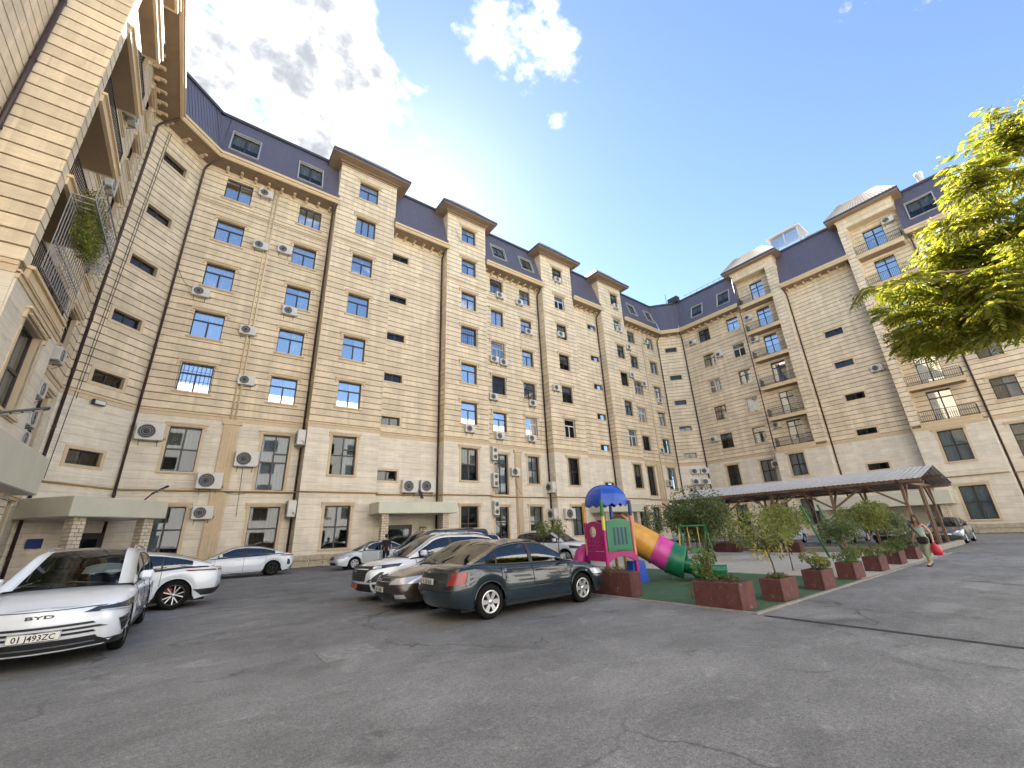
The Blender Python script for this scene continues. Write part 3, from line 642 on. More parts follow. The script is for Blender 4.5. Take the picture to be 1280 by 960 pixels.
# roof details: glazed penthouse, chimney, aerials, rails
pent = MB(); 
pent.box(55.3, 55.4, 15.0, 15.1, 34, 36.6).box(55.3, 55.4, 13.4, 13.5, 34, 36.6).box(55.3, 55.4, 11.8, 11.9, 34, 36.6).box(57.9, 58, 15.0, 15.1, 34, 36.6).box(57.9, 58, 11.8, 11.9, 34, 36.6).box(55, 58.3, 11.5, 15.4, 36.6, 36.85).box(55.3, 55.4, 11.9, 15, 34.9, 35).box(55.3, 58, 11.8, 11.86, 34, 34.6)
po = part('roof_pavilion', pent, M_WFRAME)
MB().box(55.34, 55.36, 11.9, 13.4, 35, 36.6).box(55.34, 55.36, 13.5, 15, 35, 36.6).build('pane', M_GLASS2, po)
MB().box(55.4, 57.9, 15.04, 15.06, 34.1, 36.6).build('pane', M_GLASS2, po)
part('roof_parapet', MB().box(56, 58, 8.5, 11.4, 34, 34.9).box(55.9, 58, 8.4, 11.5, 34.9, 35.0), M_WFRAME)
part('chimney', MB().lathe([(.28, 34), (.28, 35.4), (.36, 35.42), (.36, 35.65), (.1, 35.8)], 12, M=T(55.6, .6, 0)), M_WFRAME)
mb = MB()
for y in np.arange(20.5, 28, .9): mb.bar((55.4, y, 34.1), (55.4, y, 34.9), .03)
mb.bar((55.4, 20.5, 34.9), (55.4, 28, 34.9), .03).bar((55.4, 20.5, 34.5), (55.4, 28, 34.5), .03); part('roof_rail', mb, M_IRON)
mb = MB().bar((54.6, 30.5, 34.1), (54.6, 30.5, 36.2), .05).bar((54.6, 29, 34.3), (54.6, 29, 35.2), .05).box(54.4, 55.2, 28.6, 30.2, 34.1, 35.0); part('roof_box', mb, M_IRON)

# ------------------------------------------------------------------ block added behind the camera to bounce sun onto shaded facades, mirrored in windows
ob = thing('apartment_building', 'pale plastered apartment block added behind the camera to bounce sunlight onto the facades', 'apartment building', (20, -20, 0))
M_PALE = mat('pale_plaster', (.74, .71, .66), .85, .06, 2)
hs = [(3 + i * 4.6, 5.2 + i * 4.6, 1.2 + k * 3.9, 3.2 + k * 3.9) for i in range(24) for k in range(6)]
mb = MB(); sheet(mb, 0, 116, 0, 27, hs, .3); mb.box(0, 116, 0.31, 10, 26.9, 27.4)
NF = T(-20, 20, 0) @ FR(78, -20, -1, 0)
mb.build('wall', [M_PALE, M_REVEAL], ob, NF)
mb = MB()
for h in hs: mb.box(h[0], h[1], .2, .24, h[2], h[3])
o = mb.build('pane', M_GLASS, ob, NF); o['kind'] = 'stuff'
MB().box(.1, 115.9, .8, .9, .1, 26.8).build('room_shade_sheet', M_INNER, ob, NF)

# loose cables strung over the facade
mb = MB()
def cable(a, b_, sag, n=14): mb.tube([Vector(a).lerp(Vector(b_), i / n) - Vector((0, 0, sag * 4 * (i / n) * (1 - i / n))) for i in range(n + 1)], .014, 4)
cable((-5.6, 29.9, 28.2), (-5.95, 29.6, 4.9), .0); cable((-5.5, 30.0, 28.2), (-5.8, 29.75, 9.0), 0.0); cable((-3.5, 31.7, 19.2), (-2.5, 31.8, 18.0), .35); cable((.6, 31.8, 5.2), (2.6, 31.8, 4.6), .3); cable((2.2, 31.8, 6.2), (2.3, 31.8, 3.2), 0)
cable((17.0, 30.9, 31.6), (17.9, 30.9, 29.9), .2); cable((24.3, 31.75, 7.4), (24.4, 31.75, .8), 0); cable((24.1, 31.75, 6.4), (24.9, 31.75, 4.9), .25); cable((27.9, 31.8, 12.4), (27.7, 31.8, 10.0), .3); cable((30.0, 30.9, 8.9), (36, 31.8, 5.2), .6); cable((50.9, 31.8, 16.6), (51.6, 31.8, 18.2), .5)
part('cable', mb, M_IRON)
ACS = [
    ('y', 31.75, 0.45, 27.63, 's', 'air conditioner under the eave bracket right of the topmost left-column window'),
    ('y', 31.75, 0.77, 22.82, 's', 'air conditioner left of the cream pipes, sixth floor level, tilted cable loop above'),
    ('y', 31.75, 2.36, 23.1, 's', 'air conditioner right of the cream pipes beside the white-curtained sixth-floor window'),
    ('y', 31.75, -2.03, 17.78, 's', 'air conditioner below the fifth-floor window nearest the canted left corner'),
    ('y', 31.75, 1.01, 15.7, 's', 'air conditioner left of the cream pipes, fourth floor, alone on the banded wall'),
    ('y', 31.75, 1.48, 12.03, 's', 'air conditioner on the cream pipes just above the pilaster head'),
    ('y', 31.75, 3.38, 17.97, 's', 'air conditioner covering the sill corner of the fifth-floor window by the first tower'),
    ('y', 31.7, -2.72, 7.98, 'l', 'large air conditioner beside the corner downpipe, left of the open second-floor window'),
    ('y', 31.7, 0.59, 5.28, 'l', 'air conditioner on the gas pipe left of the fluted pilaster base'),
    ('y', 31.7, 2.3, 6.72, 'l', 'air conditioner right of the fluted pilaster beside the tall balcony window'),
    ('y', 31.7, 0.56, 3.41, 'm', 'air conditioner with a yellow sticker above the white coupe, ground floor'),
    ('y', 31.7, 13.57, 5.33, 'l', 'left of two air conditioners above the porch canopy by the black van'),
    ('y', 31.7, 15.09, 5.38, 'l', 'right of two air conditioners above the porch canopy, next to the downpipe'),
    ('y', 30.75, 18.59, 10.36, 's', 'air conditioner under the lowest curtained window of the second tower'),
    ('y', 31.75, 23.08, 26.0, 's', 'topmost air conditioner between second and third tower, hung on the left column window sill'),
    ('y', 31.75, 25.74, 26.01, 's', 'topmost air conditioner between second and third tower, hung on the right column window'),
    ('y', 31.75, 22.11, 18.22, 's', 'left of two air conditioners under the barred window between second and third tower'),
    ('y', 31.75, 23.26, 18.12, 's', 'right of two air conditioners under the barred window between second and third tower'),
    ('y', 31.75, 21.9, 14.16, 's', 'air conditioner half hidden by the second tower edge, third floor'),
    ('y', 31.75, 26.88, 14.26, 's', 'air conditioner below the fourth-floor right column window between second and third tower'),
    ('y', 31.75, 26.9, 22.6, 's', 'air conditioner in front of the fifth-floor right column window between second and third tower'),
    ('y', 31.75, 22.53, 10.32, 's', 'air conditioner under the lowest banded-wall window, left column between second and third tower'),
    ('y', 31.75, 26.5, 10.47, 's', 'air conditioner with hanging hose, lowest in the right column between second and third tower'),
    ('y', 31.75, 24.18, 6.99, 'm', 'air conditioner with dangling cables beside the pilaster between second and third tower'),
    ('y', 31.7, 21.79, 8.56, 'v', 'upright slim air conditioner by the tall glazed door between second and third tower, upper'),
    ('y', 31.7, 21.81, 6.14, 'v', 'upright slim air conditioner by the tall glazed door between second and third tower, lower'),
    ('y', 31.7, 21.82, 3.69, 'v', 'upright slim air conditioner at ground floor left window between second and third tower'),
    ('y', 30.75, 29.5, 16.12, 's', 'air conditioner left of the third tower window, third floor'),
    ('y', 30.75, 31.14, 30.41, 's', 'air conditioner hung inside the topmost window of the third tower'),
    ('y', 30.75, 30.88, 22.94, 's', 'air conditioner on the sill of the sixth-floor window of the third tower'),
    ('y', 30.7, 29.88, 3.1, 'l', 'big air conditioner on the third tower ground floor, left of the blue playhouse roof'),
    ('y', 30.75, 41.94, 30.16, 's', 'topmost air conditioner on the fourth tower'),
    ('y', 30.75, 41.93, 26.61, 's', 'second air conditioner from the top on the fourth tower'),
    ('y', 30.75, 43.47, 24.39, 's', 'air conditioner right of the fifth-floor window on the fourth tower'),
    ('y', 30.75, 43.27, 20.32, 's', 'air conditioner right of the fourth-floor window on the fourth tower'),
    ('y', 31.75, 47.1, 20.1, 's', 'air conditioner between fourth tower and cream pipe, fourth floor'),
    ('y', 31.75, 49.13, 27.07, 's', 'air conditioner in the topmost window right of the cream pipe'),
    ('y', 31.75, 50.27, 18.17, 's', 'air conditioner with drooping cable right of the cream pipe, third floor'),
    ('y', 31.75, 48.72, 11.04, 's', 'air conditioner low on the window right of the cream pipe, first banded floor'),
    ('y', 31.75, 49.23, 6.79, 'm', 'air conditioner at the second-floor window sill right of the cream pipe'),
    ('x', 54.45, 27.67, 26.63, 's', 'topmost air conditioner on the right wing, next to the canted corner downpipe'),
    ('x', 54.45, 24.27, 23.43, 's', 'air conditioner right of the sixth-floor window on the right wing'),
    ('x', 54.45, 27.38, 12.24, 's', 'lowest banded-wall air conditioner on the right wing by the canted corner'),
    ('x', 54.45, 19.61, 26.95, 's', 'air conditioner on the top balcony wall nearest the canted corner'),
    ('x', 54.45, 19.52, 23.77, 's', 'air conditioner on the second balcony from the top, nearer bay'),
    ('x', 54.45, 19.53, 12.45, 's', 'air conditioner on the lowest balcony wall of the nearer bay'),
    ('x', 54.4, 20.59, 7.95, 'm', 'left one of two air conditioners between second-floor windows above the carport'),
    ('x', 54.4, 19.68, 7.72, 'm', 'right one of two air conditioners between second-floor windows above the carport'),
    ('x', 54.4, 20.68, 3.24, 'l', 'left one of two air conditioners seen under the carport roof'),
    ('x', 54.4, 19.69, 3.26, 'l', 'right one of two air conditioners seen under the carport roof'),
    ('x', 54.4, 16.92, 3.47, 'l', 'air conditioner by the cream canopy end under the carport roof'),
    ('x', 54.45, 9.02, 16.13, 's', 'lone air conditioner on the stair wall of the right wing'),
    ('x', 54.45, 4.02, 31.47, 's', 'air conditioner on the topmost balcony wall beside the right attic window'),
    ('x', -6.15, 25.07, 19.1, 's', 'upper air conditioner on the left wing wall under the eave soffit'),
    ('x', -6.15, 24.66, 23.48, 's', 'topmost air conditioner on the left wing beside the balcony slab'),
    ('x', -6.15, 26.47, 10.11, 's', 'air conditioner on the left wing below the shuttered window'),
    ('x', -6.15, 25.5, 8.17, 's', 'air conditioner on the left wing just above the string course'),
    ('x', -6.1, 25.37, 6.9, 'm', 'air conditioner on the left wing, second floor, upper of two'),
    ('x', -6.1, 25.22, 5.92, 'm', 'air conditioner on the left wing, second floor, lower of two'),
    ('c', 0, 2.1, 8.35, 'm', 'upper left of four stacked air conditioners on the far canted corner above potted trees'),
    ('c', 0, 3.31, 8.32, 'm', 'upper right of four stacked air conditioners on the far canted corner above potted trees'),
    ('c', 0, 2.05, 6.98, 'm', 'lower left of four stacked air conditioners on the far canted corner above potted trees'),
    ('c', 0, 3.24, 6.91, 'm', 'lower right of four stacked air conditioners on the far canted corner above potted trees'),
    ('t', 5.3, 31.5, 8.35, 'b', 'upper bulky air conditioner on the left flank of the first tower beside the downpipe'),
    ('t', 5.3, 31.5, 3.62, 'b', 'lower bulky air conditioner on the left flank of the first tower beside the downpipe'),
    ('t', 28.45, 31.5, 5.65, 'b', 'upper bulky air conditioner on the left flank of the third tower'),
    ('t', 28.45, 31.5, 3.08, 'b', 'lower bulky air conditioner on the left flank of the third tower'),
]
# ------------------------------------------------------------------ air conditioners
M_ACW = mat('ac_casing', (.66, .63, .57), .45, .08, 3); M_ACD = mat('ac_grille', (.05, .05, .05), .5); M_ACB = mat('ac_bracket', (.2, .17, .15), .6)
ACSZ = {'s': (.98, .66, .34), 'm': (1.05, .75, .36), 'l': (1.3, .98, .42), 'v': (.55, 1.25, .4), 'b': (.95, 1.05, .5)}
def ac_meshes(k):
    w, h, d = ACSZ[k]; r = min(w * .36, h * .42); cx = -w * .12
    cas = MB().bbox(-w / 2, w / 2, -d, 0, -h / 2, h / 2, .025).box(w / 2 - .005, w / 2 + .05, -d * .6, -d * .3, -h * .3, -h * .1)
    M = T(cx, -d, 0) @ Matrix.Rotation(math.pi / 2, 4, 'X')
    if k == 'v':
        fan = MB(); 
        for zc in (-h * .25, h * .25):
            fan.lathe([(0, .006), (.2, .006), (.2, .001)], 18, M=T(0, -d, zc) @ Matrix.Rotation(math.pi / 2, 4, 'X'))
    else:
        fan = MB().lathe([(0, .012), (r * .22, .014), (r * .25, .004), (r * .97, .004), (r, .012), (r, .001)], 20, M=M)
    gr = MB()
    for q in ((-h * .25, h * .25) if k == 'v' else (0,)):
        for f in (.45, .7, .95):
            rr = (r if k != 'v' else .2) * f; gr.tube([(cx * (k != 'v') + rr * math.cos(a), -d - .018, q + rr * math.sin(a)) for a in np.linspace(0, 2 * math.pi, 18)], .007, 4, cap=False)
    br = MB()
    for x in (-w * .32, w * .32): br.box(x - .02, x + .02, -d, .04, -h / 2 - .05, -h / 2 - .001).bar((x, -d * .9, -h / 2 - .03), (x, .03, -h / 2 - .3), .025)
    br.box(-w * .34, w * .34, .0, .04, -h / 2 - .06, -h / 2 - .02)
    br.tube([(w / 2 + .03, -d * .45, -h * .2), (w / 2 + .12, -.1, -h * .35), (w * .3, .02, -h / 2 - .04)], .02, 6)
    return cas.mesh('casing', M_ACW), fan.mesh('fan', M_ACD), gr.mesh('fan_guard', M_ACW), br.mesh('bracket', M_ACB)
acm = {k: ac_meshes(k) for k in ACSZ}
for pl, v, s, z, k, lab in ACS:
    if pl == 'y': M = T(s, v + .2, z)
    elif pl == 'x': M = (T(v + .2, s, z) @ Rz(-math.pi / 2)) if v > 0 else (T(v - .2, s, z) @ Rz(math.pi / 2))
    elif pl == 'c': M = FR(52.2, 32, 2.5, -2.8) @ T(s, -.06, z)
    else: M = T(v + .2, s, z) @ Rz(-math.pi / 2)
    t = thing('air_conditioner', 'white ' + lab, 'air conditioner', group='air conditioners on the facades'); t.matrix_basis = M
    for n, me in zip(('casing', 'fan', 'fan_guard', 'bracket'), acm[k]): put(n, me, t)
# ------------------------------------------------------------------ ground, paving, porches, carport
def ground_mat():
    m = bpy.data.materials.new('asphalt'); m.use_nodes = True; nt = m.node_tree; N = nt.nodes; L = nt.links; b = N['Principled BSDF']
    tc = N.new('ShaderNodeTexCoord')
    def noise(s, d=6, r=.6, vec=None, dist=0):
        n = N.new('ShaderNodeTexNoise'); n.inputs['Scale'].default_value = s; n.inputs['Detail'].default_value = d; n.inputs['Roughness'].default_value = r; n.inputs['Distortion'].default_value = dist; L.new(vec or tc.outputs['Object'], n.inputs['Vector']); return n.outputs['Fac']
    def rng(a, lo, hi, o0, o1):
        n = N.new('ShaderNodeMapRange'); n.inputs[1].default_value = lo; n.inputs[2].default_value = hi; n.inputs[3].default_value = o0; n.inputs[4].default_value = o1; L.new(a, n.inputs[0]); return n.outputs[0]
    def mul(a, c):
        n = N.new('ShaderNodeMath'); n.operation = 'MULTIPLY'; L.new(a, n.inputs[0]); L.new(c, n.inputs[1]); return n.outputs[0]
    mp = N.new('ShaderNodeMapping'); mp.inputs['Scale'].default_value = (.6, 1.1, 1); mp.inputs['Rotation'].default_value = (0, 0, .15); L.new(tc.outputs['Object'], mp.inputs[0])
    big = rng(noise(.22, 4, .6), .3, .7, .72, 1.3); mid = rng(noise(1.1, 6, .7, mp.outputs[0], .6), .35, .68, .84, 1.2); fine = rng(noise(60, 2, .5), .3, .7, .7, 1.34); grit = rng(noise(22, 3, .8), .3, .72, .75, 1.35)
    worn = rng(noise(2.6, 9, .75, None, 1.2), .56, .70, 1.0, 1.45)
    def cracks(scale, w):
        vo = N.new('ShaderNodeTexVoronoi'); vo.feature = 'DISTANCE_TO_EDGE'; vo.inputs['Scale'].default_value = scale
        wv = N.new('ShaderNodeVectorMath'); wv.operation = 'MULTIPLY_ADD'; nn = N.new('ShaderNodeTexNoise'); nn.inputs['Scale'].default_value = 1.6; nn.inputs['Detail'].default_value = 6; L.new(tc.outputs['Object'], nn.inputs[0]); L.new(nn.outputs['Color'], wv.inputs[0]); wv.inputs[1].default_value = (1.1, 1.1, 0); L.new(tc.outputs['Object'], wv.inputs[2]); L.new(wv.outputs[0], vo.inputs['Vector'])
        line = rng(vo.outputs['Distance'], 0, w, 1, 0); gate = rng(noise(.35, 2), .47, .56, 0, 1); q = mul(line, gate); return rng(q, 0, 1, 1, .45)
    stain = rng(noise(.8, 5, .62, None, .8), .60, .72, 1.0, .55); pale = rng(noise(.5, 7, .72, None, 1.6), .57, .66, 1.0, 1.3)
    v = mul(mul(mul(mul(big, mid), fine), grit), worn); v = mul(mul(mul(v, cracks(.22, .008)), stain), pale)
    mx = N.new('ShaderNodeMix'); mx.data_type = 'RGBA'; mx.blend_type = 'MULTIPLY'; mx.inputs[0].default_value = 1; mx.inputs[6].default_value = (.185, .183, .178, 1); cc = N.new('ShaderNodeCombineColor'); 
    for i in range(3): L.new(v, cc.inputs[i])
    L.new(cc.outputs[0], mx.inputs[7]); L.new(mx.outputs[2], b.inputs['Base Color'])
    L.new(rng(noise(3, 4), .3, .7, .62, .9), b.inputs['Roughness']); b.inputs['Specular IOR Level'].default_value = .35
    bp = N.new('ShaderNodeBump'); bp.inputs['Distance'].default_value = .006; L.new(noise(55, 3, .7), bp.inputs['Height']); bp2 = N.new('ShaderNodeBump'); bp2.inputs['Distance'].default_value = .02; L.new(noise(2.2, 5, .6), bp2.inputs['Height']); L.new(bp.outputs[0], bp2.inputs['Normal']); L.new(bp2.outputs[0], b.inputs['Normal'])
    MATS['asphalt'] = m; return m
M_ASPH = ground_mat()
M_ASPH2 = mat('asphalt_patch', (.10, .099, .098), .85, .35, 9, .006, 50)
M_TAR = mat('tar_joint', (.018, .018, .018), .6)
M_TURF = mat('turf_green', (.035, .105, .045), .95, .3, 3, .012, 120, col2=(.075, .13, .065))
M_PAVE = mat('paving_tile', (.47, .43, .37), .85, .15, 5, .003, rnd=.08)
M_KERB = mat('kerb_concrete', (.27, .25, .22), .9, .2, 6, .006)
M_CANOPY = mat('canopy_panel', (.62, .60, .47), .35, .05, 1.2, streak=.08)
M_BRICKP = mat('pale_brick', (.66, .56, .42), .85, .15, 7, .003, rnd=.12)
M_MORTAR = mat('dark_mortar', (.12, .09, .07), .95)
M_RUST = mat('brown_steel', (.17, .10, .065), .6, .3, 6)
M_SLATE = mat('corrugated_sheet', (.46, .45, .43), .85, .15, 4, .003)
M_RED = mat('maroon_concrete', (.072, .02, .02), .75, .3, 5, .006, 18, col2=(.13, .045, .04), chips=(.30, .24, .2), streak=.2)
M_SOIL = mat('soil', (.10, .075, .05), .95, .4, 12, .02)
struct('ground', MB().add([(-300, -300, 0), (300, -300, 0), (300, 300, 0), (-300, 300, 0)], [(0, 1, 2, 3)]), M_ASPH)
struct('playground_turf', MB().add([(8.75, 4.3, .006), (15.2, 4.3, .006), (15.2, 11.5, .006), (8.75, 16.5, .006)], [(0, 1, 2, 3)]), M_TURF)
pv = MB().add([(15.2, 4.3, .005), (27, 4.3, .005), (27, 17.5, .005), (8.75, 17.5, .005), (8.75, 16.5, .005), (15.2, 11.5, .005)], [(0, 1, 2, 3, 4, 5)])
struct('play_area_paving', pv, M_KERB)
tl = MB(); 
for i in range(20):
    for j in range(22):
        x, y = 15.25 + i * .58, 4.35 + j * .58
        if y < 16.9: tl.box(x, x + .565, y, y + .565, .006, .02)
tl = tl.build('paving_tile', M_PAVE); tl['kind'] = 'structure'
kb = MB(); 
struct('kerb', MB().box(8.66, 8.74, 4.22, 16.5, -.05, .03).box(8.74, 27, 4.22, 4.295, -.05, .03), M_KERB)
struct('asphalt_joint', MB().add([(8.6, 4.1, .004), (8.72, 4.1, .004), (8.42, -6, .004), (8.36, -6, .004)], [(0, 3, 2, 1)]), M_TAR)
mh = MB().box(1.85, 2.65, 6.95, 7.6, .002, .008).box(1.9, 2.6, 7.0, 7.55, .008, .011)
struct('utility_cover', mh, mat('worn_cover', (.24, .235, .225), .85, .35, 9, .006, 50))
# low kerb wall beside the carport
struct('carport_kerb', MB().bbox(26.9, 34.4, 4.7, 5.0, 0, .25, .04).bbox(26.6, 26.9, 4.7, 17.5, 0, .25, .04), M_KERB)
# entrance porches: flat canopy on pale brick pillars
def pillar(par, x, y, w, h, F, bricks):
    core = MB().box(x + .02, x + w - .02, y + .02, y + w - .02, 0, h).build('pillar', M_MORTAR, par, F)
    n = int(h / .16); bh = h / n; allb = MB()
    me = wmesh(('brk', round(w, 2), round(bh, 3)), lambda: MB().bbox(0, w * .62 - .012, 0, w * .38 - .012, 0, bh - .018, .008).mesh('brick', M_BRICKP))
    for i in range(n):
        q = [(0, 0, 0), (w, 0, math.pi / 2), (w, w, math.pi), (0, w, -math.pi / 2)] if i % 2 == 0 else None
        for k in range(4):
            if i % 2 == 0: M = (T(0, 0), T(w, 0) @ Rz(math.pi / 2), T(w, w) @ Rz(math.pi), T(0, w) @ Rz(-math.pi / 2))[k]
            else: M = (T(w * .38, 0), T(w, w * .38) @ Rz(math.pi / 2), T(w * .62, w) @ Rz(math.pi), T(0, w * .62) @ Rz(-math.pi / 2))[k]
            M = T(x, y, i * bh + .009) @ M
            if bricks: put('brick', me, core, M)
            else:
                for p in [0]: allb.add([M @ v.co for v in me.vertices], [tuple(f.vertices) for f in me.polygons])
    if not bricks: o = allb.build('brickwork', M_BRICKP, core); o['kind'] = 'stuff'
def porch(F, s0, s1, out, z0, z1, label, pil, doors=(), bricks=True, sign=None, loc=None):
    t = thing('entrance_porch', label, 'porch'); t.matrix_basis = F
    MB().bbox(s0, s1, -out, -.16, z0, z1, .03).box(s0 + .12, s1 - .12, -out + .12, -.2, z0 - .012, z0 - .001).build('canopy', M_CANOPY, t)
    for x in pil: pillar(t, x, -out + .35, .5, z0, Matrix(), bricks)
    for a, b, h in doors:
        d = MB().box(a, b, -.30, -.27, 0, h).build('door', M_FRAME, t)
        fr = MB().box(a - .1, a, -.32, -.1, 0, h + .1).box(b, b + .1, -.32, -.1, 0, h + .1).box(a - .1, b + .1, -.325, -.1, h, h + .1).build('door_frame', M_FRAME, t)
        MB().box(a + .12, b - .12, -.315, -.301, .9, h - .2).build('pane', M_GLASS, d); MB().box(b - .16, b - .1, -.34, -.301, 1.0, 1.3).build('handle', M_WFRAME, d)
    return t
cF = FR(-6.4, 29.3, 2.8, 2.7)
porch(cF, -.35, 4.1, 3.5, 3.0, 3.88, 'pale olive flat entrance canopy on brick pillars across the canted corner at left', (.15, 3.3), [(2.2, 3.6, 2.3)])
porch(FR(-6.8, 9, 0, 1), 0, 7.3, 3.5, 2.98, 3.95, 'large pale green entrance canopy at the left picture edge on a brick pillar', (6.3,), [(3.5, 4.8, 2.3)])
porch(FR(10.6, 32, 1, 0), -.35, 5.75, 3.0, 3.15, 3.95, 'pale olive entrance canopy with brick pillars behind the parked black van', (.05, 4.75), [(1.2, 3.2, 2.35)], bricks=True)
porch(FR(33.6, 32, 1, 0), -.6, 5.9, 3.0, 3.15, 3.95, 'far entrance canopy behind the blue playhouse roof', (.0, 5.0), [(1.5, 3.4, 2.35)], bricks=False)
porch(FR(54.7, 17, 0, -1), 0, 10.2, 3.2, 2.45, 3.6, 'long cream entrance canopy behind the corrugated carport', (.4, 4.8, 9.2), [(3, 4.6, 2.3)], bricks=False)
M_SIGNB = mat('blue_sign', (.02, .04, .22), .4)
def text(par, s, size, M, m, name='lettering', ext=.002, align='LEFT'):
    cu = bpy.data.curves.new('tmp', 'FONT'); cu.body = s; cu.size = size; cu.extrude = ext; cu.offset = size * .018; cu.align_x = align; cu.resolution_u = 2
    ob = bpy.data.objects.new('tmp', cu); C.objects.link(ob); dg = bpy.context.evaluated_depsgraph_get(); me = bpy.data.meshes.new_from_object(ob.evaluated_get(dg)); bpy.data.objects.remove(ob); bpy.data.curves.remove(cu)
    me.materials.clear(); me.materials.append(m); return put(name, me, par, M)
M_WHITE = mat('white_print', (.75, .75, .75), .5); M_BLACKP = mat('black_print', (.01, .01, .01), .5)
FX = Matrix.Rotation(math.pi / 2, 4, 'X')
sg = thing('wall_sign', 'small dark blue address sign on the wall under the corner canopy', 'sign'); sg.matrix_basis = cF @ T(.62, -.2, 1.75)
MB().bbox(0, .62, 0, .03, 0, .42, .01).build('plate', M_SIGNB, sg)
sg2 = thing('wall_notice', 'small dark framed notice on the wall beside the porch door behind the van', 'sign', (14.6, 31.85, 1.7)); MB().bbox(0, .55, -.05, 0, 0, .6, .01).build('board', mat('notice_board', (.10, .07, .06), .5), sg2); MB().box(.06, .24, -.056, -.051, .1, .5).box(.31, .49, -.056, -.051, .1, .5).build('paper', M_BLIND, sg2)
# carport
cp = thing('carport', 'long open carport with grey corrugated gable roof on brown steel posts', 'carport', (30.6, 11, 0))
x0, x1, xr, y0, y1, ze, zr = 26.7 - 30.6, 34.3 - 30.6, 0, 4.3 - 11, 17.5 - 11, 3.25, 4.05
for sx in (-1, 1):
    xe = x0 if sx < 0 else x1; n = int((y1 - y0) / .035); V = []; Fc = []
    for i in range(n + 1):
        y = y0 + (y1 - y0) * i / n; dz = .016 * math.sin(i * math.pi / 3)
        V += [(xe, y, ze + dz), (xr, y, zr + dz), (xe, y, ze + dz - .012), (xr, y, zr + dz - .012)]
    for i in range(n):
        a = 4 * i; Fc += [(a, a + 4, a + 5, a + 1), (a + 2, a + 3, a + 7, a + 6), (a, a + 2, a + 6, a + 4)]
    MB().add(V, Fc, 0, True).build('roof_sheet', M_SLATE, cp)
for i, y in enumerate(np.linspace(y0 + .9, y1 - .5, 5)):
    for x in (x0 + .7, x1 - .9) + ((.6, .95) if i == 0 else ()):
        zt = ze if abs(x) > 2 else zr - .2
        p = MB().box(x - .06, x + .06, y - .06, y + .06, 0, zt - .08).box(x - .14, x + .14, y - .14, y + .14, 0, .03).build('post', M_RUST, cp)
    br = MB().bar((x0 + .7, y, 2.1), (x0 + .7, y + 1.5, ze - .12), .09).bar((x0 + .7, y, 2.1), (x0 + 1.9, y, ze - .02), .09).bar((x1 - .9, y, 2.1), (x1 - 2.1, y, ze - .02), .09)
    if i: br.bar((x0 + .7, y, 2.1), (x0 + .7, y - 1.5, ze - .12), .09)
    br.build('brace', M_RUST, cp)
    MB().bar((x0 + .1, y, ze - .06), (x1 - .1, y, ze - .06), .1, .14).bar((x0 + .1, y, ze - .01), (xr, y, zr - .05), .07).bar((x1 - .1, y, ze - .01), (xr, y, zr - .05), .07).bar((0, y, ze), (0, y, zr - .05), .07).build('truss', M_RUST, cp)
for x, z in ((x0 + .15, ze - .05), (x1 - .15, ze - .05), (x0 + .7, ze - .12), (x1 - .9, ze - .12), (x0 / 2, (ze + zr) / 2 - .06), (x1 / 2, (ze + zr) / 2 - .06), (0, zr - .08)): MB().box(x - .05, x + .05, y0 + .05, y1, z - .09, z + .03).build('purlin', M_RUST, cp)
# street lamps on arms, flood light
M_LED = mat('lamp_lens', (.75, .75, .7), .3); M_DARKM = mat('dark_metal', (.045, .045, .05), .45)
def led(label, M, L):
    t = thing('wall_lamp', label, 'lamp', group='LED lamps on the facade'); t.matrix_basis = M
    MB().tube([(0, 0, 0), (.1, -.25, .1), (.1, -.4, .15)], .035, 8).build('arm', M_DARKM, t)
    h = MB().bbox(-.02, .24, -.4 - L, -.35, .1, .17, .02).build('housing', M_DARKM, t)
    for k in range(4): a = -.45 - k * (L - .15) / 4; MB().box(.02, .20, a - (L - .15) / 4 + .05, a, .088, .099).build('lens', M_LED, h)
led('dark LED lamp over the corner canopy at left', cF @ T(2.9, -3.3, 3.9) @ Rz(.6) @ Matrix.Rotation(-.6, 4, 'X'), .7)
led('dark LED lamp above the porch canopy behind the black van', FR(10.6, 32, 1, 0) @ T(3.6, -.25, 5.2) @ Matrix.Rotation(.9, 4, 'X'), .8)
led('long dark LED lamp jutting in at the left picture edge', FR(-5.2, 17.2, 0, 1) @ T(0, -.1, 5.0) @ Rz(.25) @ Matrix.Rotation(-.35, 4, 'X'), 1.0)
led('dark LED lamp over the far porch canopy', FR(33.6, 32, 1, 0) @ T(5.0, -.2, 4.6) @ Matrix.Rotation(-.3, 4, 'X'), .8)
fl = thing('flood_light', 'small flood light with white lens on the canted left corner', 'lamp'); fl.matrix_basis = cF @ T(1.7, -.1, 9.05)
MB().bbox(-.3, .3, -.25, -.05, -.14, .14, .02).build('housing', M_DARKM, fl); MB().box(-.25, .25, -.262, -.251, -.1, .1).build('lens', M_LED, fl)
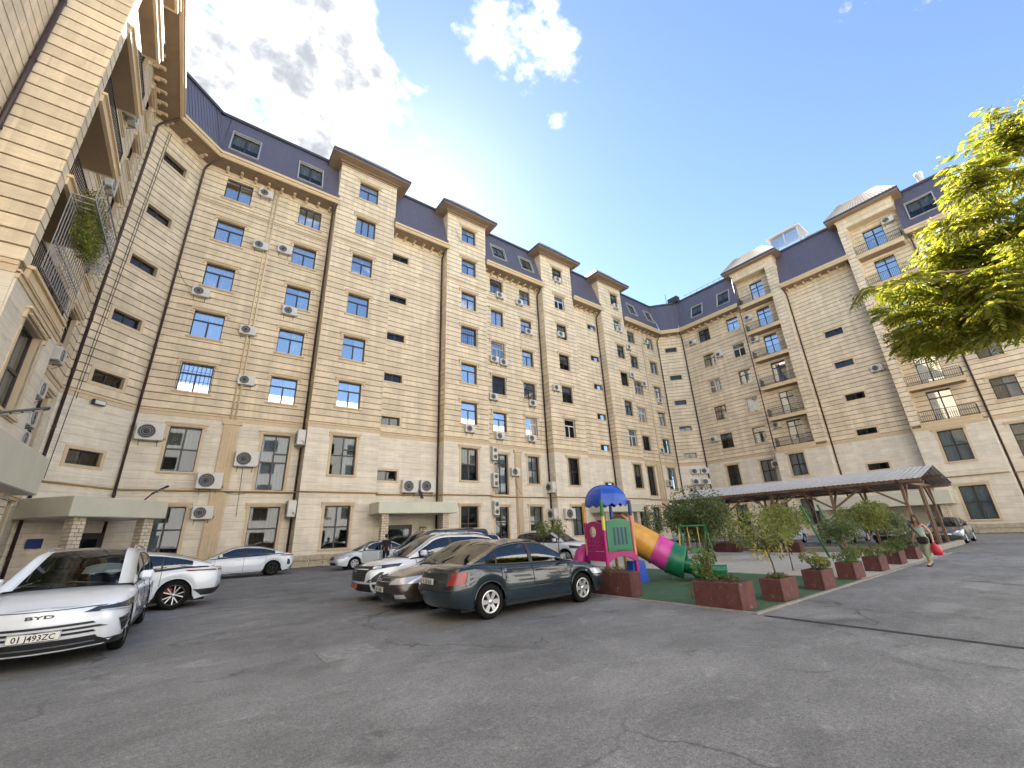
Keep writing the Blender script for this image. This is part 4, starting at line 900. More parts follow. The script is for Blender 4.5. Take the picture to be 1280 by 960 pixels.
# ------------------------------------------------------------------ cars
def paint(n, c, rough=.28, metal=0.0): return mat(n, c, rough, coat=1.0, metal=metal, spec=.5)
M_WCAR = paint('white_paint', (.70, .75, .81)); M_TEAL = paint('dark_teal_paint', (.010, .021, .030), .25, .2); M_BROWNC = paint('dark_brown_paint', (.045, .034, .028), .3, .4); M_BLKC = paint('black_paint', (.012, .012, .013)); M_SILV = paint('silver_paint', (.45, .47, .50), .3, .5); M_GREYC = paint('grey_paint', (.11, .115, .12), .3, .4)
M_CGLASS = glass_mat('car_glass', (.09, .10, .105), .07, .01); M_WSCREEN = glass_mat('windscreen_glass', (.38, .42, .41), .05, .01); M_BPLAS = mat('black_plastic', (.018, .018, .019), .5); M_CHROME = mat('chrome', (.62, .63, .65), .15, metal=1.0); M_TYRE = mat('tyre_rubber', (.009, .009, .009), .95, .2, 30, spec=.2); M_RIM = mat('rim_alloy', (.55, .56, .58), .3, metal=.8); M_RIMD = mat('rim_dark', (.03, .03, .032), .35, metal=.6)
M_LAMP = mat('headlamp_lens', (.50, .53, .56), .18, coat=.8, metal=.3); M_LAMPD = mat('headlamp_dark', (.03, .034, .04), .15, coat=.5); M_TAIL = mat('tail_lamp_red', (.22, .006, .010), .2, coat=.6); M_PLATE = mat('plate_white', (.70, .70, .66), .45); M_SEAM = mat('panel_gap', (.008, .008, .008), .8); M_INT = mat('car_interior', (.03, .03, .032), .9); M_SHADE = mat('foil_sunshade', (.80, .86, .84), .4, .1, 14, .01, metal=.1); M_ORANGE = mat('orange_lens', (.55, .18, .04), .2, coat=1.0); M_FOG = mat('underbody', (.01, .01, .01), .9)
def ip(pts, x):
    xs = [p[0] for p in pts]; ys = [p[1] for p in pts]
    if x <= xs[0]: return ys[0]
    if x >= xs[-1]: return ys[-1]
    for i in range(len(xs) - 1):
        if x <= xs[i + 1]:
            h = xs[i + 1] - xs[i]; t = (x - xs[i]) / h
            def sl(j):
                if j <= 0 or j >= len(xs) - 1: return 0 if 0 < len(xs) else 0
                a = (ys[j] - ys[j - 1]) / (xs[j] - xs[j - 1]); b = (ys[j + 1] - ys[j]) / (xs[j + 1] - xs[j]); return 0 if a * b <= 0 else 2 * a * b / (a + b)
            m0 = sl(i) if i > 0 else (ys[1] - ys[0]) / h; m1 = sl(i + 1) if i + 1 < len(xs) - 1 else (ys[-1] - ys[-2]) / h
            t2, t3 = t * t, t * t * t
            return (2 * t3 - 3 * t2 + 1) * ys[i] + (t3 - 2 * t2 + t) * h * m0 + (-2 * t3 + 3 * t2) * ys[i + 1] + (t3 - t2) * h * m1
class Car:
    """x forward, y left, z up, origin on the ground under the middle of the wheelbase"""
    def __init__(s, **k): s.__dict__.update(k)
    def halfw(s, x):
        w = s.W / 2
        for e, d in ((s.xf, 1), (s.xr, -1)):
            t = .5 - (e - x) * d
            if t > 0: t = min(1, t / .5); w = min(w, s.W / 2 * (s.ck + (1 - s.ck) * math.sqrt(max(0, 1 - t * t))))
        return w
    def zb(s, x):
        z = s.sill
        if x > s.xf - .55: z = s.sill + (s.fsill - s.sill) * min(1, (x - s.xf + .55) / .4)
        if x < s.xr + .55: z = s.sill + (s.rsill - s.sill) * min(1, (s.xr + .55 - x) / .4)
        for xa in (s.wb / 2, -s.wb / 2):
            d = abs(x - xa); r = s.wr + .055
            if d < r: z = max(z, s.wr + math.sqrt(r * r - d * d))
        return z
    def rows(s, x):
        w = s.halfw(x); zb = s.zb(x); zd = ip(s.deck, x); zs = zd - .045
        K = [(.955, zb), (.985, zb + .18 * (zs - zb)), (1.0, zb + .42 * (zs - zb)), (.995, zb + .62 * (zs - zb)), (.968, zb + .82 * (zs - zb)), (.945, zb + .93 * (zs - zb)), (.915, zs), (.86, zs + .028), (.5, zd), (0, zd + .008)]
        return [(a * w, z) for a, z in K]
    def fx(s, z): return ip(s.fprof, z)
    def rx(s, z): return ip(s.rprof, z)
    def warp(s, x, z):
        xm = s.wb / 2 + s.wr
        if x > xm - .1: t = (x - xm + .1) / (s.xf - xm + .1); return x + (s.fx(z) - s.xf) * t ** 1.6
        xm = -s.wb / 2 - s.wr
        if x < xm + .1: t = (xm + .1 - x) / (xm + .1 - s.xr); return x + (s.rx(z) - s.xr) * t ** 1.6
        return x
    def side(s, x, z):
        X = x
        for _ in range(3): X = X - (s.warp(X, z) - x)
        X = max(s.xr, min(s.xf, X)); r = s.rows(X)
        for (y0, z0), (y1, z1) in zip(r[:7], r[1:8]):
            if z <= z1: t = max(0, (z - z0) / max(1e-4, z1 - z0)); return y0 + (y1 - y0) * t
        return r[7][0]
    def shell(s, u, z, front=True, off=.006):
        """u: distance from the centre line along the nose, then back along the flank (sign = side)"""
        sg = 1 if u >= 0 else -1; u = abs(u); xe = s.xf if front else s.xr; we = s.side((s.fx(z) if front else s.rx(z)), z); d = 1 if front else -1
        b = s.bulge
        if u <= we: return Vector(((s.fx(z) if front else s.rx(z)) + d * (b * (1 - (u / we) ** 2) + off), sg * u, z))
        x = (s.fx(z) if front else s.rx(z)) - d * (u - we)
        return Vector((x + d * off * .3, sg * (s.side(x, z) + off), z))
    def patch(s, name, q, m, par, front=True, nu=12, nv=4, off=.012, both=False):
        """four-cornered patch (u,z) lying on the nose or tail"""
        for sg in ((1, -1) if both else (1,)):
            V = []; Fc = []
            for j in range(nv + 1):
                for i in range(nu + 1):
                    a, b = i / nu, j / nv; u = (q[0][0] * (1 - a) + q[1][0] * a) * (1 - b) + (q[3][0] * (1 - a) + q[2][0] * a) * b; z = (q[0][1] * (1 - a) + q[1][1] * a) * (1 - b) + (q[3][1] * (1 - a) + q[2][1] * a) * b
                    V.append(s.shell(sg * u, z, front, off))
            n = len(V); V += [s.shell(0, 0.5, front, 0) * 0 + Vector((v.x - (.02 if front else -.02), v.y * .995, v.z)) for v in V]
            I = lambda i, j: j * (nu + 1) + i
            for j in range(nv):
                for i in range(nu): Fc.append((I(i, j), I(i + 1, j), I(i + 1, j + 1), I(i, j + 1)))
            rim = [I(i, 0) for i in range(nu)] + [I(nu, j) for j in range(nv)] + [I(i, nv) for i in range(nu, 0, -1)] + [I(0, j) for j in range(nv, 0, -1)]
            for a, b in zip(rim, rim[1:] + rim[:1]): Fc.append((a, b, b + n, a + n))
            kf = nu * nv; MB().add(V[:n], Fc[:kf], 0, True).add(V, Fc[kf:]).build(name, m, par)
    def spatch(s, name, q, m, par, sides=(1, -1), nu=10, nv=2, off=.006):
        """patch on the flank in (x,z)"""
        for sg in sides:
            V = []; Fc = []
            for j in range(nv + 1):
                for i in range(nu + 1):
                    a, b = i / nu, j / nv; x = (q[0][0] * (1 - a) + q[1][0] * a) * (1 - b) + (q[3][0] * (1 - a) + q[2][0] * a) * b; z = (q[0][1] * (1 - a) + q[1][1] * a) * (1 - b) + (q[3][1] * (1 - a) + q[2][1] * a) * b
                    V.append(Vector((x, sg * (s.side(x, z) + off), z)))
            n = len(V); V += [Vector((v.x, v.y - sg * (off + .015), v.z)) for v in V]; I = lambda i, j: j * (nu + 1) + i
            for j in range(nv):
                for i in range(nu): Fc.append((I(i, j), I(i + 1, j), I(i + 1, j + 1), I(i, j + 1)))
            rim = [I(i, 0) for i in range(nu)] + [I(nu, j) for j in range(nv)] + [I(i, nv) for i in range(nu, 0, -1)] + [I(0, j) for j in range(nv, 0, -1)]
            for a, b in zip(rim, rim[1:] + rim[:1]): Fc.append((a, b, b + n, a + n))
            kf = nu * nv; MB().add(V[:n], Fc[:kf], 0, True).add(V, Fc[kf:]).build(name, m, par)
    def build(s, t):
        p = s.paint
        xs = set(np.linspace(s.xr, s.xf, 44).tolist())
        for xa in (s.wb / 2, -s.wb / 2):
            for k in range(13): xs.add(xa + (s.wr + .055) * math.cos(math.pi * k / 12))
        for e, d in ((s.xf, -1), (s.xr, 1)):
            for k in (.004, .015, .035, .07, .11, .16, .23): xs.add(e + d * k)
        xs = sorted(xs); xs = [xs[0]] + [b for a, b in zip(xs, xs[1:]) if b - a > .003]
        g0, g1 = s.roof[0][0], s.roof[-1][0]; V = []; Fc = []; MI = []; K = 10
        for x in xs:
            r = s.rows(x)
            for y, z in r: V.append((s.warp(x, z), y, z))
            for y, z in r[-2::-1]: V.append((s.warp(x, z), -y, z))
        W_ = 2 * K - 1; mb = MB()
        for i in range(len(xs) - 1):
            for k in range(W_ - 1):
                Fc.append((i * W_ + k, i * W_ + k + 1, (i + 1) * W_ + k + 1, (i + 1) * W_ + k)); ins = g0 + .05 < (xs[i] + xs[i + 1]) / 2 < g1 - .05 and 6 <= k <= W_ - 8; MI.append(1 if ins else 0)
        mb.add(V, Fc, 0, True); mb.m = MI[:]
        # nose and tail skins
        for e, i, d in ((s.xf, len(xs) - 1, 1), (s.xr, 0, -1)):
            base = [V[i * W_ + k] for k in range(K)]; n = 14; VV = []
            for (x, y, z) in base:
                for c in range(n + 1):
                    f = 1 - 2 * c / n; VV.append((x + d * s.bulge * (1 - f * f) * min(1, y / .3), y * f, z))
            mb.add(VV, [(k * (n + 1) + c, k * (n + 1) + c + 1, (k + 1) * (n + 1) + c + 1, (k + 1) * (n + 1) + c) for k in range(K - 1) for c in range(n)], 0, True)
        mb.build('body', [p, M_INT], t)
        # dark floor and wheel housings
        fl = MB().box(s.xr + .25, s.xf - .25, -s.W / 2 + .14, s.W / 2 - .14, s.sill - .02, s.sill + .1)
        for xa in (s.wb / 2, -s.wb / 2): fl.box(xa - s.wr - .06, xa + s.wr + .06, -s.W / 2 + .26, s.W / 2 - .26, s.sill, s.wr * 2 + .06)
        fl.build('underbody', M_FOG, t)
        # cabin
        rf = s.roof; xh, xb = s.xhead, s.xback
        cs = sorted(set(np.linspace(g0, g1, 30).tolist() + [xh, xb] + [q for a in s.glass for q in a]))
        def sect(x):
            zr = ip(rf, x); zd = ip(s.deck, x) - .01; wb_ = s.halfw(x) * s.cw; f = max(0, (zr - zd) / (s.H - s.belt)); yr = wb_ - s.tumble * f
            return zd, zr, wb_, yr
        def P(x, sg, h):
            zd, zr, wb_, yr = sect(x); zt = zr - .05 * min(1, (zr - zd) / .2); bulge = .035 * math.sin(math.pi * h) ; return Vector((x, sg * (wb_ + (yr - wb_) * h + bulge * min(1, (zr - zd) / .3)), zd + (zt - zd) * h))
        cb = MB(); hs = (0, .06, .5, .9, 1.0)
        for sg in (1, -1):
            gl = {}
            for x0, x1 in zip(cs, cs[1:]):
                xm = (x0 + x1) / 2; gi = next((i for i, a in enumerate(s.glass) if a[0] - 1e-6 <= xm <= a[1] + 1e-6), None)
                for h0, h1 in zip(hs, hs[1:]):
                    q = [P(x0, sg, h0), P(x1, sg, h0), P(x1, sg, h1), P(x0, sg, h1)]
                    if gi is not None and .05 < (h0 + h1) / 2 < .9: gl.setdefault(gi, MB()).add([v - Vector((0, sg * .012, 0)) for v in q], [(0, 1, 2, 3) if sg < 0 else (3, 2, 1, 0)], 0, True)
                    else: cb.add(q, [(0, 1, 2, 3) if sg < 0 else (3, 2, 1, 0)], s.pillar if (gi is None and h0 < .9 and s.glass[-1][1] > xm > s.glass[0][0]) else (s.pillar if h0 < .05 else 0), True)
            for q in gl.values(): q.weld().build('side_window', M_CGLASS, t)
        ws, rw = MB(), MB()
        for x0, x1 in zip(cs, cs[1:]):
            xm = (x0 + x1) / 2; n = 8; row = []
            for x in (x0, x1):
                a = P(x, 1, 1); zd, zr, _, yr = sect(x); row.append([Vector((x, a.y * (1 - 2 * c / n), a.z + (zr + .012 - a.z) * (1 - (1 - 2 * c / n) ** 2) ** .5)) for c in range(n + 1)])
            for c in range(n):
                q = [row[0][c], row[1][c], row[1][c + 1], row[0][c + 1]]; edge = c in (0, n - 1)
                tgt = ws if xm > xh and not edge else rw if xm < xb and not edge else cb
                tgt.add(q, [(0, 1, 2, 3)], 0 if tgt is not cb else (2 if s.darkroof and xb < xm < xh and not edge else 0), True)
        cb.weld().build('cabin', [p, M_BPLAS, M_BLKC if s.darkroof else p], t); ws.weld().build('windscreen', M_WSCREEN, t); rw.weld().build('rear_window', M_CGLASS, t)
        # wheels
        for xa in (s.wb / 2, -s.wb / 2):
            for sg in (1, -1):
                M = T(xa, sg * (s.W / 2 - .015), s.wr) @ Matrix.Rotation(-sg * math.pi / 2, 4, 'X'); r = s.wr; rr = r * s.rimf; w_ = .2
                tm = wmesh(('ty', r, s.rimf), lambda: MB().lathe([(rr - .01, -.05), (rr + .005, -.008), (r - .035, 0), (r - .008, -.025), (r, -.06), (r, -.15), (r - .03, -.2), (rr, -.2)], 32).mesh('tyre', M_TYRE))
                def rim():
                    b = MB().lathe([(rr - .0, -.012), (rr - .012, -.004), (rr - .03, -.02), (rr - .035, -.13), (0, -.14)], 32, 1)
                    b.lathe([(rr + .004, -.012), (rr - .012, -.002), (rr - .032, -.018)], 32, 1 if s.twin else 0); b.lathe([(.055, -.03), (.05, -.012), (.0, -.008)], 14, 0)
                    for k in range(s.spokes):
                        A = Rz(2 * math.pi * k / s.spokes)
                        if s.twin:
                            for o in (-.10, .10): b.add([A @ Vector(v) for v in ((.04, .012 + o * .25, -.02), (.04, -.012 + o * .25, -.02), (rr - .02, -.013 + o * .9, -.012), (rr - .02, .013 + o * .9, -.012), (.04, .012 + o * .25, -.08), (.04, -.012 + o * .25, -.08), (rr - .02, -.013 + o * .9, -.06), (rr - .02, .013 + o * .9, -.06))], [(0, 1, 2, 3), (0, 3, 7, 4), (1, 5, 6, 2)], 0)
                        else: b.add([A @ Vector(v) for v in ((.04, .03, -.02), (.04, -.03, -.02), (rr - .02, -.045, -.012), (rr - .02, .045, -.012), (.04, .035, -.08), (.04, -.035, -.08), (rr - .02, -.05, -.06), (rr - .02, .05, -.06))], [(0, 1, 2, 3), (0, 3, 7, 4), (1, 5, 6, 2)], 0)
                    return b.mesh('rim', [s.rimmat, M_RIMD])
                rm = wmesh(('rim', r, s.rimf, s.spokes, s.twin, s.rimmat.name), rim); wo = put('wheel', tm, t, M); put('rim', rm, wo)
        # arch lips, sill, mirrors, handles, seams
        for xa in (s.wb / 2, -s.wb / 2):
            for sg in (1, -1):
                pts = []
                for k in range(0, 13):
                    a = math.pi * k / 12; r = s.wr + .06; x = xa + r * math.cos(a); z = s.wr + r * math.sin(a); pts.append((x, sg * (s.side(x, z + .012) + .002), z))
                MB().tube(pts, .022 if s.clad else .013, 6).build('wheel_arch', M_BPLAS if s.clad else p, t)
        a, b = -s.wb / 2 + s.wr + .08, s.wb / 2 - s.wr - .08
        s.spatch('sill_trim', [(a, s.sill + .01), (b, s.sill + .01), (b, s.sill + s.trimh), (a, s.sill + s.trimh)], s.silltrim, t, off=.012)
        for x in s.seams:
            zt = ip(s.deck, x) - .05; s.spatch('door_seam', [(x - .006, s.sill + .08), (x + .006, s.sill + .08), (x + .006, zt), (x - .006, zt)], M_SEAM, t, nu=1, nv=24, off=.005)
        zl = s.sill + .085; s.spatch('door_seam', [(s.seams[0], zl), (s.seams[-1], zl), (s.seams[-1], zl + .01), (s.seams[0], zl + .01)], M_SEAM, t, nu=40, off=.005)
        for x in s.handles:
            z = ip(s.deck, x) - .15
            for sg in (1, -1): y = s.side(x, z); MB().bbox(x - .1, x + .1, min(y * sg, y * sg + sg * .035), max(y * sg, y * sg + sg * .035), z - .014, z + .014, .01).build('door_handle', s.handlemat, t)
        xm = s.mirror; zm = ip(s.deck, xm) + .08
        for sg in (1, -1):
            y = s.side(xm, zm - .15) - .04; y0, y1 = sorted((sg * (y + .05), sg * (y + .25))); mo = MB().bbox(xm - .06, xm + .09, y0, y1, zm - .06, zm + .09, .035).build('mirror', s.mirmat or p, t)
            y0, y1 = sorted((sg * (y - .05), sg * (y + .1))); MB().box(xm - .02, xm + .05, y0, y1, zm - .07, zm - .03).build('mirror_foot', M_BPLAS, mo)
            y0, y1 = sorted((sg * (y + .07), sg * (y + .235))); MB().box(xm - .066, xm - .061, y0, y1, zm - .04, zm + .07).build('mirror_glass', M_CHROME, mo)
        if s.rails:
            for sg in (1, -1):
                pts = [(x, sg * (sect(x)[3] - .07), sect(x)[1] + (.03 if xb + .1 < x < xh - .25 else -.03)) for x in np.linspace(xb + .02, xh - .15, 9)]; MB().tube(pts, .018, 6).build('roof_rail', M_CHROME if s.rails == 1 else M_BPLAS, t)
        for x in (xh + .12,):  # wipers
            MB().bar((g1 - .05, .62, ip(s.deck, g1 - .05) + .02), (g1 - .10, -.02, ip(rf, g1 - .10) + .03), .018).bar((g1 - .03, .0, ip(s.deck, g1 - .03) + .03), (g1 - .10, -.6, ip(rf, g1 - .10) + .01), .018).build('wiper', M_BPLAS, t)
        sx0, sx1 = xb + .1, xh + .15; se = MB()
        for xx in (sx1 - .25, (sx0 + sx1) / 2 - .35):
            for yy in (-.36, .36): zd = ip(s.deck, xx); se.bbox(xx - .16, xx, yy - .24, yy + .24, zd - .25, zd + .22, .05).bbox(xx - .14, xx - .04, yy - .12, yy + .12, zd + .23, zd + .38, .03)
        zd = ip(s.deck, g1 - .5); se.bbox(g1 - .75, g1 - .42, -s.W * .36, s.W * .36, zd - .1, zd + .05, .04)
        se.build('seats', M_INT, t)
        s.sect = sect; s.P = P; return t
SEDAN = dict(cw=.885, W=1.73, H=1.45, belt=.93, wb=2.6, xf=2.25, xr=-2.25, wr=.315, rimf=.66, spokes=6, twin=False, rimmat=M_RIM, ck=.80, sill=.20, fsill=.22, rsill=.26, bulge=.13,
    deck=[(-2.25, .93), (-2.0, 1.0), (-1.55, 1.02), (-.9, .98), (.3, .95), (.95, .94), (1.5, .86), (2.05, .72), (2.25, .62)], fprof=[(.2, 2.12), (.35, 2.22), (.55, 2.25), (.7, 2.18), (.8, 2.05)], rprof=[(.25, -2.1), (.4, -2.22), (.6, -2.25), (.75, -2.18), (.95, -2.12)],
    roof=[(-1.72, 1.01), (-1.3, 1.22), (-.85, 1.40), (-.3, 1.45), (.1, 1.43), (.55, 1.25), (1.12, .94)], xhead=.12, xback=-.9, tumble=.22, glass=[(-1.38, -1.12), (-1.08, -.22), (-.12, .82)], pillar=1, darkroof=False, clad=False, silltrim=M_BPLAS, trimh=.05, seams=(-1.02, -.17, .93), handles=(-.85, .0), handlemat=M_CHROME, mirror=.72, mirmat=None, rails=0)
SUV = dict(SEDAN, W=1.82, H=1.64, belt=1.05, wb=2.6, wr=.34, sill=.24, fsill=.24, rsill=.3, deck=[(-2.2, 1.0), (-1.9, 1.07), (-1.2, 1.09), (.3, 1.06), (.9, 1.05), (1.5, 1.0), (2.0, .90), (2.2, .80)], xf=2.2, xr=-2.15, fprof=[(.22, 2.05), (.4, 2.17), (.7, 2.2), (.85, 2.16), (.95, 2.05)], rprof=[(.3, -2.05), (.5, -2.15), (.8, -2.13), (1.05, -2.08)],
    roof=[(-2.1, 1.08), (-1.95, 1.3), (-1.6, 1.55), (-.8, 1.63), (-.1, 1.64), (.2, 1.6), (.6, 1.40), (1.15, 1.06)], xhead=.12, xback=-1.62, glass=[(-1.75, -1.28), (-1.2, -.25), (-.15, .85)], clad=True, trimh=.12, rails=1, seams=(-1.1, -.2, .95), handles=(-.95, -.02), mirror=.75)
def make_car(label, cat, spec, x, y, rz, name='parked_car'):
    c = Car(**spec); t = thing(name, label, cat, (x, y, 0), rz, 'cars parked in the courtyard'); c.build(t); return c, t
def plate(par, s, M, w=.52, h=.112, m=None):
    o = MB().bbox(-w / 2, w / 2, -.012, 0, -h / 2, h / 2, .004).build('number_plate', m or M_PLATE, par, M)
    if s:
        text(o, s, h * .86, T(0, -.0135, -h * .31) @ FX @ Matrix.Diagonal((.98, 1, 1, 1)), M_BLACKP, ext=.001, align='CENTER')
        MB().box(-w / 2 + .006, w / 2 - .006, -.0135, -.012, h / 2 - .009, h / 2 - .004).box(-w / 2 + .006, w / 2 - .006, -.0135, -.012, -h / 2 + .004, -h / 2 + .009).box(-w / 2 + .005, -w / 2 + .009, -.0135, -.012, -h / 2 + .01, h / 2 - .01).box(w / 2 - .009, w / 2 - .005, -.0135, -.012, -h / 2 + .01, h / 2 - .01).box(-w / 2 + .118, -w / 2 + .122, -.0135, -.012, -h / 2 + .01, h / 2 - .01).build('plate_border', M_BLACKP, o)
    return o
RF = Rz(math.pi / 2)       # faces forward (+x)
RB = Rz(-math.pi / 2)      # faces backward
# 1 dark teal saloon, tail to the left
c, t = make_car('dark teal saloon parked nearest the camera in the row, tail lamps toward the left', 'car', dict(SEDAN, paint=M_TEAL, handlemat=M_TEAL, W=1.72, xf=2.16, xr=-2.16, fprof=[(.2, 2.03), (.35, 2.13), (.55, 2.16), (.7, 2.09), (.8, 1.96)], rprof=[(.25, -2.01), (.4, -2.13), (.6, -2.16), (.75, -2.09), (.95, -2.03)]), 6.4, 8.5, 0)
c.patch('tail_lamp', [(.60, .66), (.90, .68), (.88, .90), (.62, .89)], M_TAIL, t, False, both=True, off=.012)
c.patch('boot_panel', [(-.50, .58), (.50, .58), (.52, .88), (-.52, .88)], M_BPLAS, t, False, off=.004)
c.patch('bumper_gap', [(-.9, .555), (.9, .555), (.9, .57), (-.9, .57)], M_SEAM, t, False, off=.004, nu=16, nv=1)
plate(t, '01 S576LB', T(-2.285, 0, .73) @ RB)
MB().bbox(-2.27, -2.235, -.06, .06, .875, .905, .008).build('badge', M_CHROME, t)
c.spatch('side_moulding', [(-.95, .47), (.92, .47), (.92, .50), (-.95, .50)], M_TEAL, t, off=.016)
c.spatch('side_repeater', [(1.42, .66), (1.48, .66), (1.48, .70), (1.42, .70)], M_LAMP, t, nu=2)
c.patch('headlamp', [(.42, .55), (1.15, .60), (1.1, .72), (.5, .68)], M_LAMP, t, True, both=True, off=.01)
c.patch('grille', [(-.35, .5), (.35, .5), (.38, .64), (-.38, .64)], M_BPLAS, t, True)
# 2 dark brown saloon facing left
c, t = make_car('dark brown saloon squeezed between the teal saloon and the white crossover', 'car', dict(SEDAN, paint=M_BROWNC, W=1.70), 6.25, 10.5, math.pi)
c.patch('headlamp', [(.40, .58), (1.12, .60), (1.16, .77), (.52, .70)], M_LAMP, t, True, both=True, off=.012)
c.patch('grille', [(-.38, .56), (.38, .56), (.36, .70), (-.36, .70)], M_BPLAS, t, True); c.patch('grille_bar', [(-.38, .625), (.38, .625), (.38, .645), (-.38, .645)], M_CHROME, t, True, off=.014, nv=1)
c.patch('air_intake', [(-.55, .27), (.55, .27), (.5, .42), (-.5, .42)], M_BPLAS, t, True); c.patch('fog_lamp', [(.58, .29), (.8, .30), (.78, .38), (.6, .38)], M_LAMP, t, True, both=True, off=.012)
c.patch('hood_seam', [(-.6, .725), (.6, .725), (.6, .735), (-.6, .735)], M_SEAM, t, True, off=.004, nv=1)
plate(t, '01 P142JB', T(2.40, 0, .47) @ RF); MB().bbox(2.36, 2.385, -.07, .07, .655, .69, .01).build('badge', M_CHROME, t)
# 3 white crossover facing left
c, t = make_car('white crossover with black grille and orange plate, parked beyond the brown saloon', 'car', dict(SUV, paint=M_WCAR, mirmat=M_WCAR, W=1.79), 6.25, 12.55, math.pi)
c.patch('grille', [(-.52, .52), (.52, .52), (.62, .80), (-.62, .80)], M_BPLAS, t, True)
for z in (.57, .63, .69): c.patch('grille_bar', [(-.5, z), (.5, z), (.5, z + .018), (-.5, z + .018)], M_DARKM, t, True, off=.016, nv=1)
c.patch('upper_grille', [(-.62, .83), (.62, .83), (.66, .89), (-.66, .89)], M_BPLAS, t, True)
c.patch('headlamp', [(.60, .80), (1.3, .86), (1.34, .93), (.64, .90)], M_LAMPD, t, True, both=True, off=.012); c.patch('headlamp_lens', [(.68, .82), (.85, .83), (.85, .89), (.68, .88)], M_LAMP, t, True, both=True, off=.018)
c.patch('lower_bumper', [(-.95, .26), (.95, .26), (.9, .46), (-.9, .46)], M_BPLAS, t, True, nu=14); c.patch('bumper_blade', [(.62, .50), (.95, .52), (.98, .74), (.9, .74)], M_BPLAS, t, True, both=True)
plate(t, '', T(2.345, 0, .40) @ RF, m=mat('orange_plate', (.42, .12, .05), .5)); MB().bbox(2.33, 2.35, -.09, .09, .735, .78, .01).build('badge', M_CHROME, t)
# 4 black van beyond
VAN = dict(SUV, W=1.75, H=1.86, belt=1.12, roof=[(-2.14, 1.1), (-2.1, 1.5), (-1.95, 1.82), (-1.2, 1.86), (.6, 1.84), (.95, 1.78), (1.3, 1.5), (1.75, 1.08)], deck=[(-2.2, 1.08), (-1.5, 1.12), (.9, 1.10), (1.7, 1.06), (2.05, .92), (2.2, .8)], xhead=.92, xback=-2.0, glass=[(-1.9, -.95), (-.85, .15), (.25, 1.35)], mirror=1.4, seams=(-.9, .2, 1.5), handles=(-.7, .4), rails=0)
c, t = make_car('black van with dark glass standing behind the white crossover', 'van', dict(VAN, paint=M_BLKC), 8.7, 16.8, math.pi, 'parked_van')
c.patch('headlamp', [(.5, .72), (1.1, .75), (1.12, .9), (.55, .86)], M_LAMP, t, True, both=True, off=.012); c.patch('grille', [(-.45, .6), (.45, .6), (.42, .78), (-.42, .78)], M_BPLAS, t, True)
# 5 white car with a wire rack shape behind the row (only its roof shows)
c, t = make_car('white hatchback whose roof shows between the crossover and the tower wall', 'car', dict(SUV, paint=M_WCAR, H=1.56), 15.2, 25.2, math.pi)
c.patch('headlamp', [(.5, .72), (1.15, .75), (1.15, .9), (.55, .86)], M_LAMP, t, True, both=True, off=.012)
# 6 white small saloon at the wall, driver door open
c, t = make_car('small white saloon by the porch with its front door standing open', 'car', dict(SEDAN, paint=M_WCAR, W=1.7, H=1.5), 9.05, 25.95, math.pi)
c.patch('headlamp', [(.45, .56), (1.15, .62), (1.25, .80), (.62, .72)], M_LAMP, t, True, both=True, off=.012); c.patch('grille', [(-.42, .52), (.42, .52), (.40, .68), (-.40, .68)], M_BPLAS, t, True); c.patch('grille_bar', [(-.42, .6), (.42, .6), (.42, .625), (-.42, .625)], M_ORANGE, t, True, off=.014, nv=1)
c.patch('air_intake', [(-.6, .27), (.6, .27), (.55, .40), (-.55, .40)], M_BPLAS, t, True); plate(t, '', T(2.40, 0, .46) @ RF)
dr = MB().bbox(-1.05, 0, -.03, .03, .26, .93, .02).build('open_door', M_WCAR, t, T(.9, .87, 0) @ Rz(-.95)); MB().bar((-1.0, 0, .93), (-.85, -.12, 1.4), .04).bar((-.85, -.12, 1.4), (-.3, -.12, 1.36), .04).bar((-.3, -.12, 1.36), (0, 0, .95), .04).build('door_frame', M_BPLAS, dr)
# 7 white saloon along the wall
EV = dict(SEDAN, W=1.87, H=1.46, wb=2.9, xf=2.4, xr=-2.4, wr=.345, rimf=.72, spokes=5, twin=True, rimmat=M_RIMD, deck=[(-2.4, .98), (-2.15, 1.05), (-1.7, 1.05), (-.9, 1.0), (.3, .97), (1.1, .95), (1.7, .86), (2.2, .72), (2.4, .62)], fprof=[(.2, 2.28), (.35, 2.38), (.55, 2.4), (.7, 2.3), (.8, 2.2)], rprof=[(.25, -2.25), (.45, -2.37), (.7, -2.4), (.95, -2.36), (1.05, -2.3)],
    roof=[(-2.0, 1.06), (-1.4, 1.27), (-.8, 1.41), (-.2, 1.46), (.2, 1.44), (.7, 1.25), (1.35, .94)], xhead=.15, xback=-.85, glass=[(-1.5, -1.2), (-1.16, -.2), (-.12, .95)], darkroof=True, seams=(-1.1, -.15, 1.05), handles=(-.9, .1), handlemat=M_WCAR, mirror=.85, silltrim=M_BPLAS, trimh=.04)
c, t = make_car('long white saloon parked along the wall beneath the fluted pilaster', 'car', dict(EV, paint=M_WCAR, W=1.88), 2.4, 26.9, math.pi)
c.patch('tail_lamp', [(.2, .90), (1.25, .92), (1.25, .97), (.2, .95)], M_TAIL, t, False, both=True, off=.012); c.patch('rear_diffuser', [(-.85, .28), (.85, .28), (.8, .42), (-.8, .42)], M_BPLAS, t, False)
c.patch('bumper_vent', [(.88, .48), (1.02, .5), (1.02, .75), (.94, .75)], M_BPLAS, t, False, both=True)
